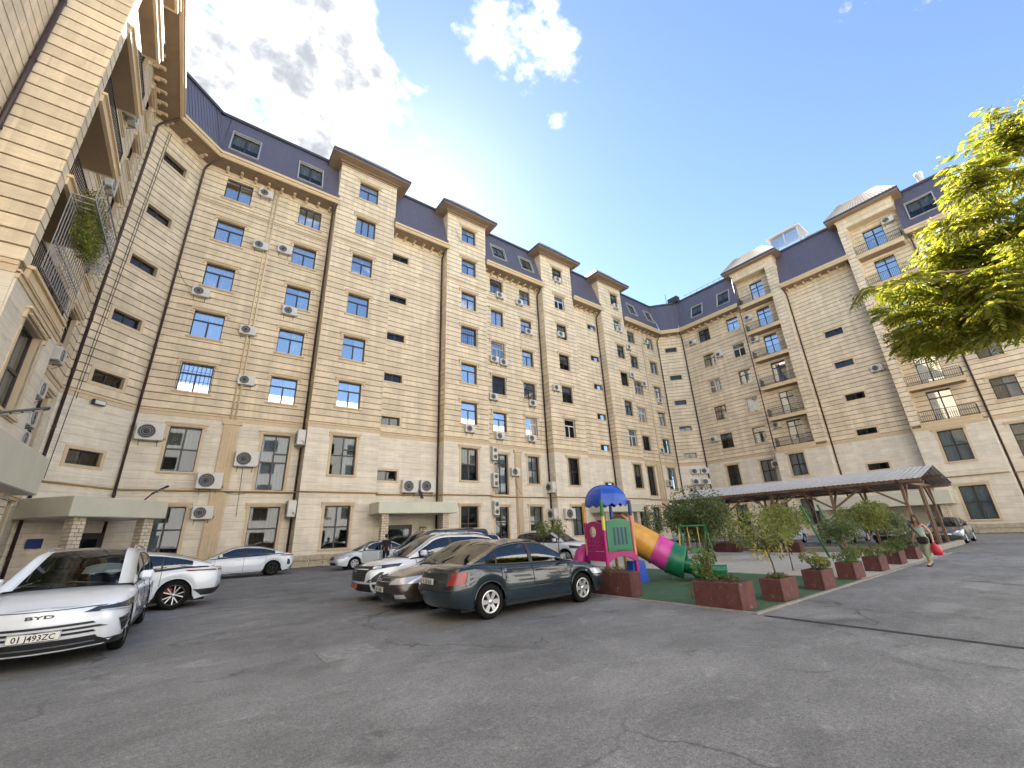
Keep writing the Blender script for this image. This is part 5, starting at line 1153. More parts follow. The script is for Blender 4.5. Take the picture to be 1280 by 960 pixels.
# 8 white fastback behind the front SUV
c, t = make_car('white fastback with slim tail lamp and star-shaped dark wheels behind the front SUV', 'car', dict(EV, paint=M_WCAR, rimmat=M_RIM, wr=.355, roof=[(-2.2, 1.08), (-1.5, 1.33), (-.9, 1.45), (-.2, 1.5), (.2, 1.47), (.7, 1.27), (1.35, .95)], H=1.5, glass=[(-1.75, -1.1), (-1.06, -.2), (-.12, .95)]), -1.45, 16.35, math.pi)
c.patch('tail_lamp', [(.3, .90), (1.35, .93), (1.40, .965), (.3, .95)], M_TAIL, t, False, both=True, off=.012); c.patch('rear_diffuser', [(-.95, .30), (.95, .30), (1.25, .46), (-1.25, .46)], M_BPLAS, t, False, nu=40, off=.022)
c.spatch('fuel_flap', [(-1.75, .78), (-1.57, .78), (-1.57, .92), (-1.75, .92)], M_WCAR, t, nu=3, off=.004)
for sg in (1, -1): MB().bbox(-.05, .1, -.03, .03, -.1, .06, .01).build('brake_caliper', M_TAIL, t, T(-1.36, sg * .845, .47))
# 9 front SUV facing the camera
FS = dict(SUV, cw=.925, W=1.84, H=1.62, belt=1.03, wb=2.93, xf=2.4, xr=-2.42, wr=.36, rimf=.72, spokes=5, twin=True, rimmat=M_RIM, ck=.72, sill=.25, fsill=.22, rsill=.32, bulge=.22,
    deck=[(-2.42, 1.0), (-2.1, 1.06), (-1.2, 1.06), (.3, 1.03), (1.1, 1.02), (1.6, .98), (2.1, .90), (2.4, .80)], fprof=[(.2, 2.28), (.4, 2.37), (.6, 2.4), (.78, 2.36), (.95, 2.26)], rprof=[(.3, -2.3), (.5, -2.4), (.8, -2.42), (1.05, -2.3)],
    roof=[(-2.3, 1.08), (-2.0, 1.3), (-1.5, 1.5), (-.7, 1.6), (0, 1.62), (.3, 1.58), (.8, 1.35), (1.42, 1.02)], xhead=.3, xback=-1.5, glass=[(-1.8, -1.2), (-1.1, -.15), (-.05, 1.05)], darkroof=True, clad=False, rails=1, seams=(-1.05, -.1, 1.15), handles=(-.85, .1), handlemat=M_WCAR, mirror=.92, trimh=.06, tumble=.17)
c, t = make_car('white SUV at the far left facing the camera with a foil sunshade behind its windscreen', 'car', dict(FS, paint=M_WCAR), -1.40, 12.05, -math.pi / 2 - .03)
c.patch('headlamp', [(.44, .715), (1.10, .665), (1.16, .83), (.56, .765)], M_LAMPD, t, True, both=True, off=.016, nu=24); c.patch('headlamp_strip', [(.60, .705), (1.08, .672), (1.09, .70), (.62, .722)], M_LAMP, t, True, both=True, off=.026, nv=1, nu=20)
for z, w in ((.43, .62), (.49, .68), (.55, .60)): c.patch('grille_slat', [(-w, z), (w, z), (w * .94, z + .03), (-w * .94, z + .03)], M_BPLAS, t, True, nu=14, nv=1)
c.patch('lower_grille', [(-.72, .24), (.72, .24), (.62, .38), (-.62, .38)], M_BPLAS, t, True, nu=14); c.patch('bumper_lip', [(-.85, .29), (.85, .29), (.84, .31), (-.84, .31)], M_CHROME, t, True, nu=14, nv=1, off=.016)
c.patch('side_intake', [(.92, .36), (1.06, .40), (1.06, .60), (.78, .56)], M_BPLAS, t, True, both=True)
for z in (.50, .55): c.patch('intake_blade', [(.8, z), (1.05, z + .02), (1.05, z + .038), (.8, z + .016)], M_CHROME, t, True, both=True, off=.02, nv=1)
c.patch('black_skirt', [(.66, .22), (1.3, .22), (1.3, .30), (.74, .30)], M_BPLAS, t, True, both=True, off=.02, nu=24)
c.patch('hood_seam', [(-.7, .775), (.7, .775), (.7, .785), (-.7, .785)], M_SEAM, t, True, off=.004, nu=14, nv=1)
plate(t, '01 J493ZC', T(2.61, .0, .455) @ RF, .54, .118)
text(t, 'BYD', .062, T(2.605, .0, .685) @ RF @ FX @ Matrix.Diagonal((2.6, 1, 1, 1)), M_DARKM, 'emblem', .006, 'CENTER')
V = []; Fc = []
for i in range(9):
    for j in range(4): x = 1.02 - .30 * j / 3; y = .05 + .58 * i / 8; V.append((x - .03, y, ip(FS['roof'], x) - .04 - .05 * ((i / 4 - 1) ** 2) * (j / 3)))
MB().add(V, [(i * 4 + j, i * 4 + j + 1, (i + 1) * 4 + j + 1, (i + 1) * 4 + j) for i in range(8) for j in range(3)], 0, True).build('sunshade', M_SHADE, t)
# 10 silver bonnet at the picture edge, left of the SUV
c, t = make_car('pale silver car mostly cut off at the left picture edge behind the SUV', 'car', dict(SEDAN, paint=M_SILV), -4.9, 13.6, -math.pi / 2)
c.patch('headlamp', [(.45, .56), (1.1, .60), (1.15, .72), (.55, .68)], M_LAMP, t, True, both=True, off=.012)
# 11 white SUV beyond the playhouse
c, t = make_car('white SUV facing forward behind the two little clipped trees', 'car', dict(SUV, paint=M_WCAR, rails=0, W=1.85), 15.6, 17.5, -math.pi / 2 + .25)
c.patch('headlamp', [(.55, .72), (1.2, .76), (1.22, .9), (.62, .84)], M_LAMPD, t, True, both=True, off=.012); c.patch('grille', [(-.45, .45), (.45, .45), (.5, .62), (-.5, .62)], M_BPLAS, t, True); c.patch('lower_bumper', [(-.8, .26), (.8, .26), (.75, .40), (-.75, .40)], M_BPLAS, t, True)
# 12-15 cars under and behind the carport
c, t = make_car('pale silver hatchback beneath the carport, seen between the green posts', 'car', dict(SUV, paint=M_SILV, H=1.55), 37.5, 10.9, math.pi)
c.patch('headlamp', [(.5, .72), (1.15, .75), (1.15, .9), (.55, .86)], M_LAMP, t, True, both=True, off=.012); plate(t, '', T(2.34, 0, .5) @ RF)
c, t = make_car('dark grey saloon under the end of the carport behind the walking woman', 'car', dict(SEDAN, paint=M_GREYC), 37.2, 5.6, math.pi)
c.patch('headlamp', [(.45, .56), (1.15, .62), (1.15, .74), (.62, .70)], M_LAMP, t, True, both=True, off=.012); c.patch('grille', [(-.42, .5), (.42, .5), (.40, .66), (-.40, .66)], M_CHROME, t, True)
c, t = make_car('black saloon beneath the carport hidden behind the leafy planters', 'car', dict(SEDAN, paint=M_BLKC), 36.6, 7.9, math.pi)
c.patch('headlamp', [(.45, .56), (1.15, .62), (1.15, .74), (.62, .70)], M_LAMP, t, True, both=True, off=.012); c.patch('grille', [(-.42, .5), (.42, .5), (.40, .66), (-.40, .66)], M_CHROME, t, True)
c, t = make_car('white saloon under the carport behind the largest potted tree', 'car', dict(SEDAN, paint=M_WCAR), 36.5, 14.5, math.pi)
c.patch('headlamp', [(.45, .56), (1.15, .62), (1.15, .74), (.62, .70)], M_LAMP, t, True, both=True, off=.012)
c, t = make_car('white car standing behind the swing posts at the canted far corner', 'car', dict(SUV, paint=M_WCAR), 40.5, 24.5, math.pi)
# ------------------------------------------------------------------ planters and plants
rng = np.random.default_rng(5)
M_BARK = mat('bark', (.14, .10, .07), .9, .3, 12, .01, stretch=(1, 1, .3))
LF_A = leaf_mat('leaf_glossy', (.06, .10, .035), (.17, .21, .08)); LF_B = leaf_mat('leaf_light', (.10, .14, .03), (.25, .27, .07)); LF_C = leaf_mat('leaf_shrub', (.075, .13, .03), (.17, .22, .05)); LF_D = leaf_mat('leaf_dry', (.16, .13, .05), (.10, .12, .03)); LF_T = leaf_mat('leaf_tree', (.08, .13, .025), (.30, .29, .04), .6)
def leaves(P, nrm, L, W, droop=0.3):
    """arrays of small folded leaves at points P"""
    n = len(P); d = nrm / np.linalg.norm(nrm, axis=1, keepdims=True); s = np.cross(d, rng.normal(size=(n, 3))); s /= np.linalg.norm(s, axis=1, keepdims=True) + 1e-9
    L = np.asarray(L).reshape(-1, 1) * np.ones((n, 1)); W = np.asarray(W).reshape(-1, 1) * np.ones((n, 1)); up = np.cross(s, d)
    v0 = P; v1 = P + d * L * .5 + s * W * .5 + up * W * .12; v2 = P + d * L - np.array([0, 0, 1]) * L * droop; v3 = P + d * L * .5 - s * W * .5 + up * W * .12
    return np.stack([v0, v1, v2, v3], 1).reshape(-1, 3)
def leafmesh(name, V, m, par, M=None):
    n = len(V) // 4; me = bpy.data.meshes.new(name); me.vertices.add(len(V)); me.vertices.foreach_set('co', V.astype(np.float32).ravel()); idx = np.arange(n * 4).reshape(n, 4)
    tri = np.concatenate([idx[:, [0, 1, 2]], idx[:, [0, 2, 3]]], 1).reshape(-1); me.loops.add(len(tri)); me.loops.foreach_set('vertex_index', tri); me.polygons.add(len(tri) // 3); me.polygons.foreach_set('loop_start', np.arange(0, len(tri), 3)); me.update(calc_edges=True); me.materials.append(m)
    o = put(name, me, par, M); o['kind'] = 'stuff'; return o
def crown_pts(n, cx, cz, rx, rz, lumps=9, fill=.55):
    c = rng.normal(size=(lumps, 3)); c /= np.linalg.norm(c, axis=1, keepdims=True); c *= rng.uniform(.35, .75, (lumps, 1)); r = rng.uniform(.3, .55, lumps)
    k = rng.integers(0, lumps, n); u = rng.normal(size=(n, 3)); u /= np.linalg.norm(u, axis=1, keepdims=True); p = c[k] + u * (r[k] * rng.uniform(.4, 1, n) ** .5)[:, None]
    return p * np.array([rx, rx, rz]) + np.array([cx[0], cx[1], cz]), u
def crown(par, n, c, cz, rx, rz, L, W, m, lumps=9):
    p, u = crown_pts(n, c, cz, rx, rz, lumps); return leafmesh('foliage', leaves(p, u + rng.normal(size=(n, 3)) * .6 + np.array([0, 0, .2]), rng.uniform(.7, 1.2, n) * L, rng.uniform(.7, 1.2, n) * W), m, par)
def planter(x, y, sx, sy, h, label, rz=0):
    t = thing('planter', label, 'planter', (x, y, 0), rz, 'maroon concrete planters around the play area')
    w = .05; mb = MB().bbox(-sx / 2, sx / 2, -sy / 2, -sy / 2 + w, 0, h, .012).bbox(-sx / 2, sx / 2, sy / 2 - w, sy / 2, 0, h, .012).bbox(-sx / 2, -sx / 2 + w, -sy / 2 + w, sy / 2 - w, 0, h - .004, .012).bbox(sx / 2 - w, sx / 2, -sy / 2 + w, sy / 2 - w, 0, h - .004, .012)
    mb.build('box', M_RED, t)
    n = 12; V = []; Fc = []
    for i in range(n + 1):
        for j in range(n + 1): V.append((-sx / 2 + w + (sx - 2 * w) * i / n, -sy / 2 + w + (sy - 2 * w) * j / n, h - .05 + .035 * rng.random()))
    MB().add(V, [(i * (n + 1) + j, (i + 1) * (n + 1) + j, (i + 1) * (n + 1) + j + 1, i * (n + 1) + j + 1) for i in range(n) for j in range(n)]).build('soil', M_SOIL, t); return t
def shrub(x, y, z, r, h, n, label, m=None, L=.07, W=.035, stems=5, cat='shrub', group=None):
    t = thing('shrub', label, cat, (x, y, z), 0, group); mb = MB()
    for k in range(stems):
        a = rng.random() * 6.28; mb.tube([(0, 0, -.05), (.3 * r * math.cos(a), .3 * r * math.sin(a), h * .4), (.7 * r * math.cos(a), .7 * r * math.sin(a), h * .85)], [.012, .009, .004], 5)
    mb.build('stem', M_BARK, t); crown(t, n, (0, 0), h * .55, r, h * .55, L, W, m or LF_C, 7); return t
def small_tree(x, y, z, ht, cz, rx, rz, n, label, m=None, L=.11, W=.045, r0=.03, lean=(0, 0), lumps=14):
    t = thing('small_tree', label, 'tree', (x, y, z)); mb = MB(); top = Vector((lean[0], lean[1], cz))
    mb.tube([(0, 0, -.05), (lean[0] * .2 + .01, lean[1] * .2, ht * .5), (lean[0] * .6, lean[1] * .6, ht), tuple(top)], [r0, r0 * .85, r0 * .7, r0 * .3], 8)
    for k in range(9):
        a = k * 2.4; b = Vector((lean[0] * .6, lean[1] * .6, ht * (.85 + .03 * k))); e = Vector((top.x + rx * .7 * math.cos(a), top.y + rx * .7 * math.sin(a), cz + rz * (-.3 + .12 * k))); mb.tube([b, b.lerp(e, .5) + Vector((0, 0, .08)), e], [r0 * .5, r0 * .3, .006], 5)
    mb.build('trunk', M_BARK, t); crown(t, n, (top.x, top.y), cz, rx, rz, L, W, m or LF_A, lumps); return t
planter(9.1, 7.9, .42, 1.35, .56, 'long maroon planter with dry stalks at the teal saloon nose')
planter(9.02, 4.99, .58, .98, .50, 'long maroon planter with chipped paint at the turf corner, nearest the camera')
cub = [(10.66, 4.60, 'maroon cube planter holding the slender young tree'), (12.84, 4.56, 'maroon cube planter with a low bushy shrub, second cube from the turf corner'), (15.33, 4.61, 'maroon cube planter with shrub, third cube along the road edge'), (17.75, 4.61, 'maroon cube planter, fourth along the road edge'), (20.55, 4.72, 'maroon cube planter, fifth along the road edge'), (23.1, 4.75, 'maroon cube planter beside the walking woman')]
for x, y, l in cub: planter(x, y, .80, .44, .44, l, .0)
for x, y, l in ((25.6, 13.6, 'far maroon planter box under the largest potted tree'), (26.0, 10.6, 'far maroon planter box behind the yellow play frame'), (13.3, 15.0, 'far maroon planter holding two little clipped trees')):
    planter(x, y, .5, 1.9, .55, l, 0 if x > 20 else math.pi / 2)
# planting
crown_t = thing('shrub', 'dry stalks in the long planter at the teal saloon nose', 'plant', (9.1, 7.9, .5)); crown(crown_t, 260, (0, 0), .08, .5, .1, .1, .012, LF_D, 12)
shrub(8.95, 5.22, .45, .24, .72, 700, 'leafy upright shrub at the left end of the nearest long planter', LF_C, .075, .04)
crown_t = thing('shrub', 'sparse dry grass at the right end of the nearest long planter', 'plant', (9.0, 4.8, .47)); crown(crown_t, 220, (0, 0), .06, .25, .1, .1, .01, LF_D, 10)
small_tree(10.66, 4.6, .38, .7, 1.05, .80, .52, 1700, 'slender young tree with wide airy crown in the first cube planter', LF_B, .085, .042, .022, (-.12, .12), 20)
crown_t = thing('shrub', 'dry undergrowth around the slender young tree stem', 'plant', (10.66, 4.6, .4)); crown(crown_t, 320, (0, 0), .05, .24, .08, .09, .018, LF_D, 10)
shrub(12.84, 4.56, .38, .40, .42, 1000, 'low bushy light green shrub in the second cube planter', LF_B, .065, .032)
shrub(15.2, 4.6, .38, .36, .42, 800, 'low dark bush in the third cube planter', LF_C, .065, .032); small_tree(15.45, 4.64, .38, .6, .85, .65, .45, 1500, 'bushy young tree with white-green leaves in the third cube planter', LF_A, .085, .045, .018, (.05, .1), 14)
small_tree(17.7, 4.62, .38, .85, 1.3, .8, .5, 2200, 'taller yellow-green young tree in the fourth cube planter', LF_B, .10, .048, .025, (.1, 0), 20); shrub(17.75, 4.6, .38, .5, .45, 800, 'thick dark bush at the foot of the fourth cube planter', LF_C, .07, .035)
small_tree(20.5, 4.75, .38, .7, 1.15, .8, .5, 2100, 'dense dark green young tree in the fifth cube planter', LF_A, .10, .048, .025, (0, 0), 16); shrub(20.5, 4.7, .38, .5, .45, 800, 'dark bush spilling from the fifth cube planter', LF_A, .075, .038)
shrub(23.1, 4.75, .38, .6, 1.0, 1200, 'silvery shrub in the planter beside the walking woman', LF_A, .085, .038)
small_tree(20.0, 11.6, 0, 1.0, 2.0, 1.5, 1.3, 9000, 'largest potted tree with dense round crown beyond the slide', LF_A, .15, .065, .05, (.1, .1), 30)
small_tree(23.6, 13.2, .5, .8, 1.0, 1.1, .8, 3000, 'dark shrubby tree behind the largest potted tree', LF_A, .12, .05, .04, (0, 0), 16)
small_tree(16.6, 6.6, 0, .85, 1.65, .85, .6, 2200, 'light green young tree behind the second cube planter', LF_B, .10, .05, .022, (0, 0), 20)
small_tree(24.8, 9.6, .5, .7, 1.3, 1.2, .7, 2800, 'bushy yellow-green tree in the far planter by the play frame', LF_B, .12, .05, .035, (0, 0), 16)
for x, l in ((12.85, 'left of two little clipped trees before the white SUV'), (13.75, 'right of two little clipped trees before the white SUV')): small_tree(x, 15.0, .5, .7, 1.22, .46, .34, 420, l, LF_C, .11, .05, .02, (0, 0), 8)
small_tree(23.0, 26.8, 0, .4, 1.0, .5, .6, 500, 'dark potted conifer at the wall between second and third tower', LF_A, .1, .03, .03, (0, 0), 8)
small_tree(21.5, 15.2, .4, .5, 1.6, 1.0, .9, 1200, 'dark leafy bush seen between slide and swing posts', LF_A, .12, .05, .03, (0, 0), 12)
shrub(9.5, 6.0, .0, .14, .42, 40, 'small weed with narrow leaves behind the nearest planter', LF_C, .12, .02, 3, 'plant')
# ------------------------------------------------------------------ big tree reaching in from the right
def big_tree():
    t = thing('broadleaf_tree', 'tall tree with sunlit yellow-green feathery leaves reaching in from the right edge', 'tree', (12.6, -3.4, 0)); mb = MB(); tips = []
    r_ = random.Random(3)
    mb.tube([(0, 0, -.2), (.05, .1, 1.5), (-.05, .3, 3.2), (.1, .5, 5.2), (.0, .6, 7.4), (.1, .6, 9.2)], [.30, .24, .21, .16, .1, .05], 12)
    def limb(p, d, L, r, lev):
        pts = [Vector(p)]; d = Vector(d).normalized(); n = 5
        for i in range(n):
            d = (d + Vector((r_.uniform(-.25, .25), r_.uniform(-.25, .25), r_.uniform(-.18, .14)))).normalized(); pts.append(pts[-1] + d * L / n)
        def inside(q):
            Y = q.y - 3.4; top = 10.6 if Y < -1.05 else 8.3 - .9 * max(0, Y + .9) - .15 * max(0, Y) ** 2; low = 4.45 if Y < .3 else 4.45 + .85 * (Y - .3); return low - .15 < q.z < top + .1 and Y < 1.95
        if lev >= 1:
            k_ = 1
            while k_ <= n and inside(pts[k_]): k_ += 1
            if k_ < 3: return
            pts = pts[:k_]; n = len(pts) - 1
        mb.tube(pts, [r * (1 - .8 * i / n) for i in range(n + 1)], 6)
        if lev < 3:
            for i in range(2, n + 1):
                for q in range(2 if lev == 1 else 1):
                    dd = (d + Vector((r_.uniform(-1, 1), r_.uniform(-1, 1), r_.uniform(-.5, .5)))).normalized(); limb(pts[i], Vector((dd.x, dd.y, dd.z * .5)), L * r_.uniform(.32, .5), r * .45, lev + 1)
        if lev >= 2:
            for i in range(1, n + 1):
                q = pts[i]; Y = q.y - 3.4
                top = 10.6 if Y < -1.05 else 8.3 - .9 * max(0, Y + .9) - .15 * max(0, Y) ** 2; low = 4.45 if Y < .3 else 4.45 + .85 * (Y - .3)
                if low < q.z < top and Y < 1.9: tips.append((q, d))
    for z, d, L in TREE_LIMBS: limb((.05, .1 + .08 * z, z), d, L, .055, 1)
    mb.build('trunk', M_BARK, t)
    P = []; D = []; LL = []; WW = []
    for p, d in tips:
        for q in range(2):
            # pinnate leaf: leaflets along a drooping rachis
            a = Vector((r_.uniform(-1, 1), r_.uniform(-1, 1), r_.uniform(-.35, .15))).normalized(); a = (a + d * .6).normalized(); Lr = r_.uniform(.28, .5); sd_ = a.cross(Vector((0, 0, 1)));
            if sd_.length < .1: continue
            sd_.normalize(); k = 9
            for i in range(k):
                f = (i + 1) / k; c = p + a * Lr * f - Vector((0, 0, .22 * Lr * f * f))
                for sg in (1, -1): P.append(c); D.append(sd_ * sg + a * .55 - Vector((0, 0, .25))); LL.append(.13 * (1.1 - .4 * abs(f - .45))); WW.append(.042)
            P.append(p + a * Lr); D.append(a); LL.append(.09); WW.append(.03)
    leafmesh('foliage', leaves(np.array([tuple(v) for v in P]), np.array([tuple(v) for v in D]), np.array(LL), np.array(WW), .2), LF_T, t)
    print('tree leaflets', len(P))
TREE_LIMBS = [(4.3, (-.3, 1.1, .14), 3.6), (4.7, (.1, 1.1, .16), 3.9), (5.0, (-.5, 1.15, .15), 4.1), (5.2, (.3, 1.2, .1), 3.9), (5.5, (-.2, 1.1, .2), 3.7), (5.9, (.2, 1.1, .25), 3.4), (6.3, (-.5, 1, .3), 3.2), (6.6, (.3, 1, .3), 3.0), (7.0, (-.1, 1, .3), 2.8), (8.1, (-.2, 1, .45), 2.6), (8.4, (.3, .9, .5), 2.6), (8.7, (-.3, .9, .4), 2.4), (4.2, (.6, .9, .05), 3.0), (6.0, (.6, -.5, .4), 2.4), (6.6, (.8, -.2, .5), 2.2), (7.6, (.3, -.7, .7), 2.2), (3.9, (.0, 1.0, .05), 3.2)]
big_tree()
# ------------------------------------------------------------------ playground
M_MAG = mat('magenta_plastic', (.36, .012, .15), .35, .16, 3.5, streak=.12); M_GRN = mat('green_plastic', (.012, .16, .075), .35, .16, 3.5, streak=.12); M_ORG = mat('orange_plastic', (.60, .31, .05), .35, .16, 3.5, streak=.12); M_PNK = mat('pink_plastic', (.55, .06, .32), .35, .16, 3.5, streak=.12); M_BLU = mat('blue_plastic', (.012, .07, .42), .35, .16, 3.5, streak=.12); M_NAVY = mat('navy_plastic', (.015, .03, .12), .4); M_YEL = mat('yellow_paint', (.62, .48, .08), .45); M_GPOST = mat('green_paint', (.02, .14, .04), .45); M_CORAL = mat('coral_plastic', (.62, .22, .15), .4, .16, 3.5, streak=.12); M_TANPL = mat('faded_plastic', (.62, .48, .36), .5)
ph = -.26; pg = thing('play_tower', 'playhouse tower with blue domed roof, magenta and green panels and striped tube slide', 'playhouse', (10.2, 9.05, 0), ph)
S = 1.05
for i, (x, y) in enumerate(((0, 0), (0, S), (S, 0), (S, S))):
    z0 = 0
    for a, b, m in (((0, .75, M_MAG), (.75, 1.55, M_MAG), (1.55, 1.95, M_YEL), (1.95, 2.42, M_GPOST)), ((0, .8, M_NAVY), (.8, 1.3, M_CORAL), (1.3, 1.8, M_MAG), (1.8, 2.42, M_ORG)), ((0, .8, M_MAG), (.8, 1.75, M_CORAL), (1.75, 1.95, M_CORAL), (1.95, 2.42, M_NAVY)), ((0, .3, M_NAVY), (.3, 1.0, M_YEL), (1.0, 1.9, M_MAG), (1.9, 2.42, M_BLU)))[i]: MB().lathe([(.055, a), (.055, b)], 14, M=T(x, y, 0)).build('post', m, pg)
MB().bbox(0, S, 0, S, .82, .90, .02).build('platform', M_NAVY, pg)
def panel(m, F, w, z0, z1, arch=.1, slots=(), name='panel', under=False):
    n = 14; top = [(w * i / n, z1 + arch * math.sin(math.pi * i / n)) for i in range(n + 1)]; bot = [(w * i / n, z0 + (arch * 2.2 * math.sin(math.pi * i / n) if under else 0)) for i in range(n + 1)]
    V = [(x, -.04, z) for x, z in bot] + [(x, -.04, z) for x, z in top] + [(x, .04, z) for x, z in bot] + [(x, .04, z) for x, z in top]; k = n + 1; Fc = []
    for i in range(n): Fc += [(i, i + 1, k + i + 1, k + i), (2 * k + i, 3 * k + i, 3 * k + i + 1, 2 * k + i + 1), (k + i, k + i + 1, 3 * k + i + 1, 3 * k + i), (i, 2 * k + i, 2 * k + i + 1, i + 1)]
    Fc += [(0, k, 3 * k, 2 * k), (n, 2 * k + n, 3 * k + n, k + n)]; return MB().add(V, Fc).build(name, m, pg, F)
PX = T(0, S, 0) @ Rz(-math.pi / 2); PY = Matrix()     # left face, right face
p1 = panel(M_MAG, PX @ T(.06, 0, 0), S - .12, .95, 1.72, .1)
MB().lathe([(.0, .004), (.17, .004), (.17, 0)], 20, M=T(.42, -.041, 1.5) @ Matrix.Rotation(math.pi / 2, 4, 'X')).build('porthole', M_TANPL, p1)
MB().prism([(.40, 1.42), (.40, 1.62), (.33, 1.45)], -.052, -.047, M=Matrix()).v and None
MB().add([(.43, -.05, 1.44), (.50, -.05, 1.44), (.43, -.05, 1.62), (.41, -.05, 1.44), (.41, -.05, 1.6), (.35, -.05, 1.44), (.33, -.05, 1.42), (.52, -.05, 1.42), (.48, -.05, 1.37), (.37, -.05, 1.37)], [(0, 1, 2), (3, 4, 5), (6, 9, 8, 7)]).build('sail_boat_relief', M_WHITE, p1)
for r in range(2):
    for q in range(4): MB().lathe([(0, .02), (.035, .015), (.045, 0)], 10, M=T(.2 + q * .17, -.04, 1.08 + r * .12) @ Matrix.Rotation(math.pi / 2, 4, 'X')).build('stud', M_MAG, p1)
p2 = panel(M_GRN, PY @ T(.06, 0, 0), S - .16, .92, 1.78, .1)
for q in range(4): MB().bbox(.24 + q * .14, .31 + q * .14, -.052, -.0405, 1.12, 1.62, .01).build('slot', M_NAVY, p2)
MB().box(.02, S - .18, -.055, -.041, 1.0, 1.04).box(.02, S - .18, -.055, -.041, 1.72, 1.76).build('rim', M_GRN, p2)
panel(M_MAG, PX @ T(.02, 0, 0), S - .04, .66, .93, 0, name='skirt'); panel(M_MAG, PY @ T(.02, 0, 0), S - .04, .62, .9, .08, name='skirt', under=True)
# blue dome: four lobes
V = []; Fc = []; n = 24; m_ = 9; c = (S / 2, S / 2)
for j in range(m_ + 1):
    a = math.pi / 2 * j / m_
    for i in range(n):
        th = 2 * math.pi * i / n; sq = 1 / max(abs(math.cos(th)), abs(math.sin(th))); sq = 1 + (sq - 1) * .55; r = .57 * sq * math.cos(a) ** .8; z = 2.34 + .58 * math.sin(a) + (-.09 * abs(math.cos(th * 6)) if j == 0 else 0) + .012 * (j % 2); V.append((c[0] + r * math.cos(th), c[1] + r * math.sin(th), z))
for j in range(m_):
    for i in range(n): Fc.append((j * n + i, j * n + (i + 1) % n, (j + 1) * n + (i + 1) % n, (j + 1) * n + i))
dome = MB().add(V, Fc, 0, False).build('roof', M_BLU, pg)
for k in range(4):
    th = math.pi / 4 + k * math.pi / 2; MB().tube([(c[0] + .665 * math.cos(th) * math.cos(a) ** .8, c[1] + .665 * math.sin(th) * math.cos(a) ** .8, 2.35 + .59 * math.sin(a)) for a in np.linspace(0, 1.5, 9)], .03, 6).build('roof_rib', M_BLU, dome)
# tube slide
def slide_pts(): return [Vector(p) for p in ((S + .0, .62, 1.42), (S + .30, .60, 1.36), (S + .68, .44, 1.14), (S + 1.02, .18, .88), (S + 1.32, -.12, .62), (S + 1.60, -.42, .48), (S + 1.88, -.74, .42))]
sp = slide_pts(); dense = []
for i in range(len(sp) - 1):
    for k in range(6):
        t_ = k / 6; p0, p1_, p2_, p3 = sp[max(0, i - 1)], sp[i], sp[i + 1], sp[min(len(sp) - 1, i + 2)]; dense.append(.5 * ((2 * p1_) + (p2_ - p0) * t_ + (2 * p0 - 5 * p1_ + 4 * p2_ - p3) * t_ ** 2 + (3 * p1_ - p0 - 3 * p2_ + p3) * t_ ** 3))
dense.append(sp[-1]); R_ = .47
sl = thing('tube_slide_anchor', 'x', 'x') if False else None
for name, a, b, m in (('slide_tube', 0, 17, M_ORG), ('slide_tube', 17, 23, M_PNK), ('slide_tube', 23, 29, M_GRN)):
    o = MB().tube(dense[a:b + 1], R_, 22, cap=False).build(name, m, pg); so_ = o.modifiers.new('solid', 'SOLIDIFY'); so_.thickness = .03
    MB().tube([dense[a] - (dense[a + 1] - dense[a]).normalized() * .03, dense[a] + (dense[a + 1] - dense[a]).normalized() * .05], R_ + .03, 22, cap=False).build('flange', m, o)
# open chute at the foot
V = []; Fc = []; k = 12
for i, p in enumerate(dense[28:] + [dense[-1] + Vector((.2, -.22, -.02)), dense[-1] + Vector((.42, -.47, -.02))]):
    tdir = Vector((.62, -.72, 0)).normalized(); sd_ = Vector((.72, .62, 0))
    for q in range(k + 1):
        an = math.pi * (1.0 + q / k); rr = R_; V.append(p + sd_ * rr * math.cos(an) + Vector((0, 0, rr * math.sin(an) * .85 + (.1 if i < 4 else .0))))
nn = len(V) // (k + 1)
for i in range(nn - 1):
    for q in range(k): Fc.append((i * (k + 1) + q, i * (k + 1) + q + 1, (i + 1) * (k + 1) + q + 1, (i + 1) * (k + 1) + q))
ch = MB().add(V, Fc, 0, True).build('slide_chute', M_GRN, pg); ch.modifiers.new('solid', 'SOLIDIFY').thickness = .04
arch_ = MB()
for (x, m) in ((S, 0),): arch_.lathe([(R_ + .12, -.05), (R_ + .12, .05), (R_ - .01, .05), (R_ - .01, -.05), (R_ + .12, -.05)], 24, M=T(S + .02, .62, 1.42) @ Matrix.Rotation(math.pi / 2, 4, 'Y'))
arch_.build('slide_collar', M_CORAL, pg)
MB().bbox(S - .02, S + .06, .1, 1.0, .9, 1.25, .02).build('panel', M_MAG, pg)
MB().bar((S + 1.05, .08, .55), (S + 1.22, -.08, 0), .05).bar((S + 1.05, .08, .55), (S + .92, .18, .62), .05).build('slide_support', M_GPOST, pg)
# little blue steps and climbing arch under the tower
MB().prism([(.1, 0), (.75, 0), (.62, .62), (.2, .62)], -.02, .3, M=T(.75, .35, 0) @ FX).build('step', M_BLU, pg); MB().lathe([(.14, 0), (.14, .22), (.08, .24)], 12, M=T(S + .25, .9, 0)).build('foot', M_NAVY, pg); MB().lathe([(.06, .24), (.06, .9)], 12, M=T(S + .25, .9, 0)).build('post', M_YEL, pg)
MB().tube([(-.3, 1.3, 0), (-.22, 1.35, .45), (-.02, 1.4, .85), (.2, 1.45, .95)], .22, 12).build('climbing_arch', M_MAG, pg)
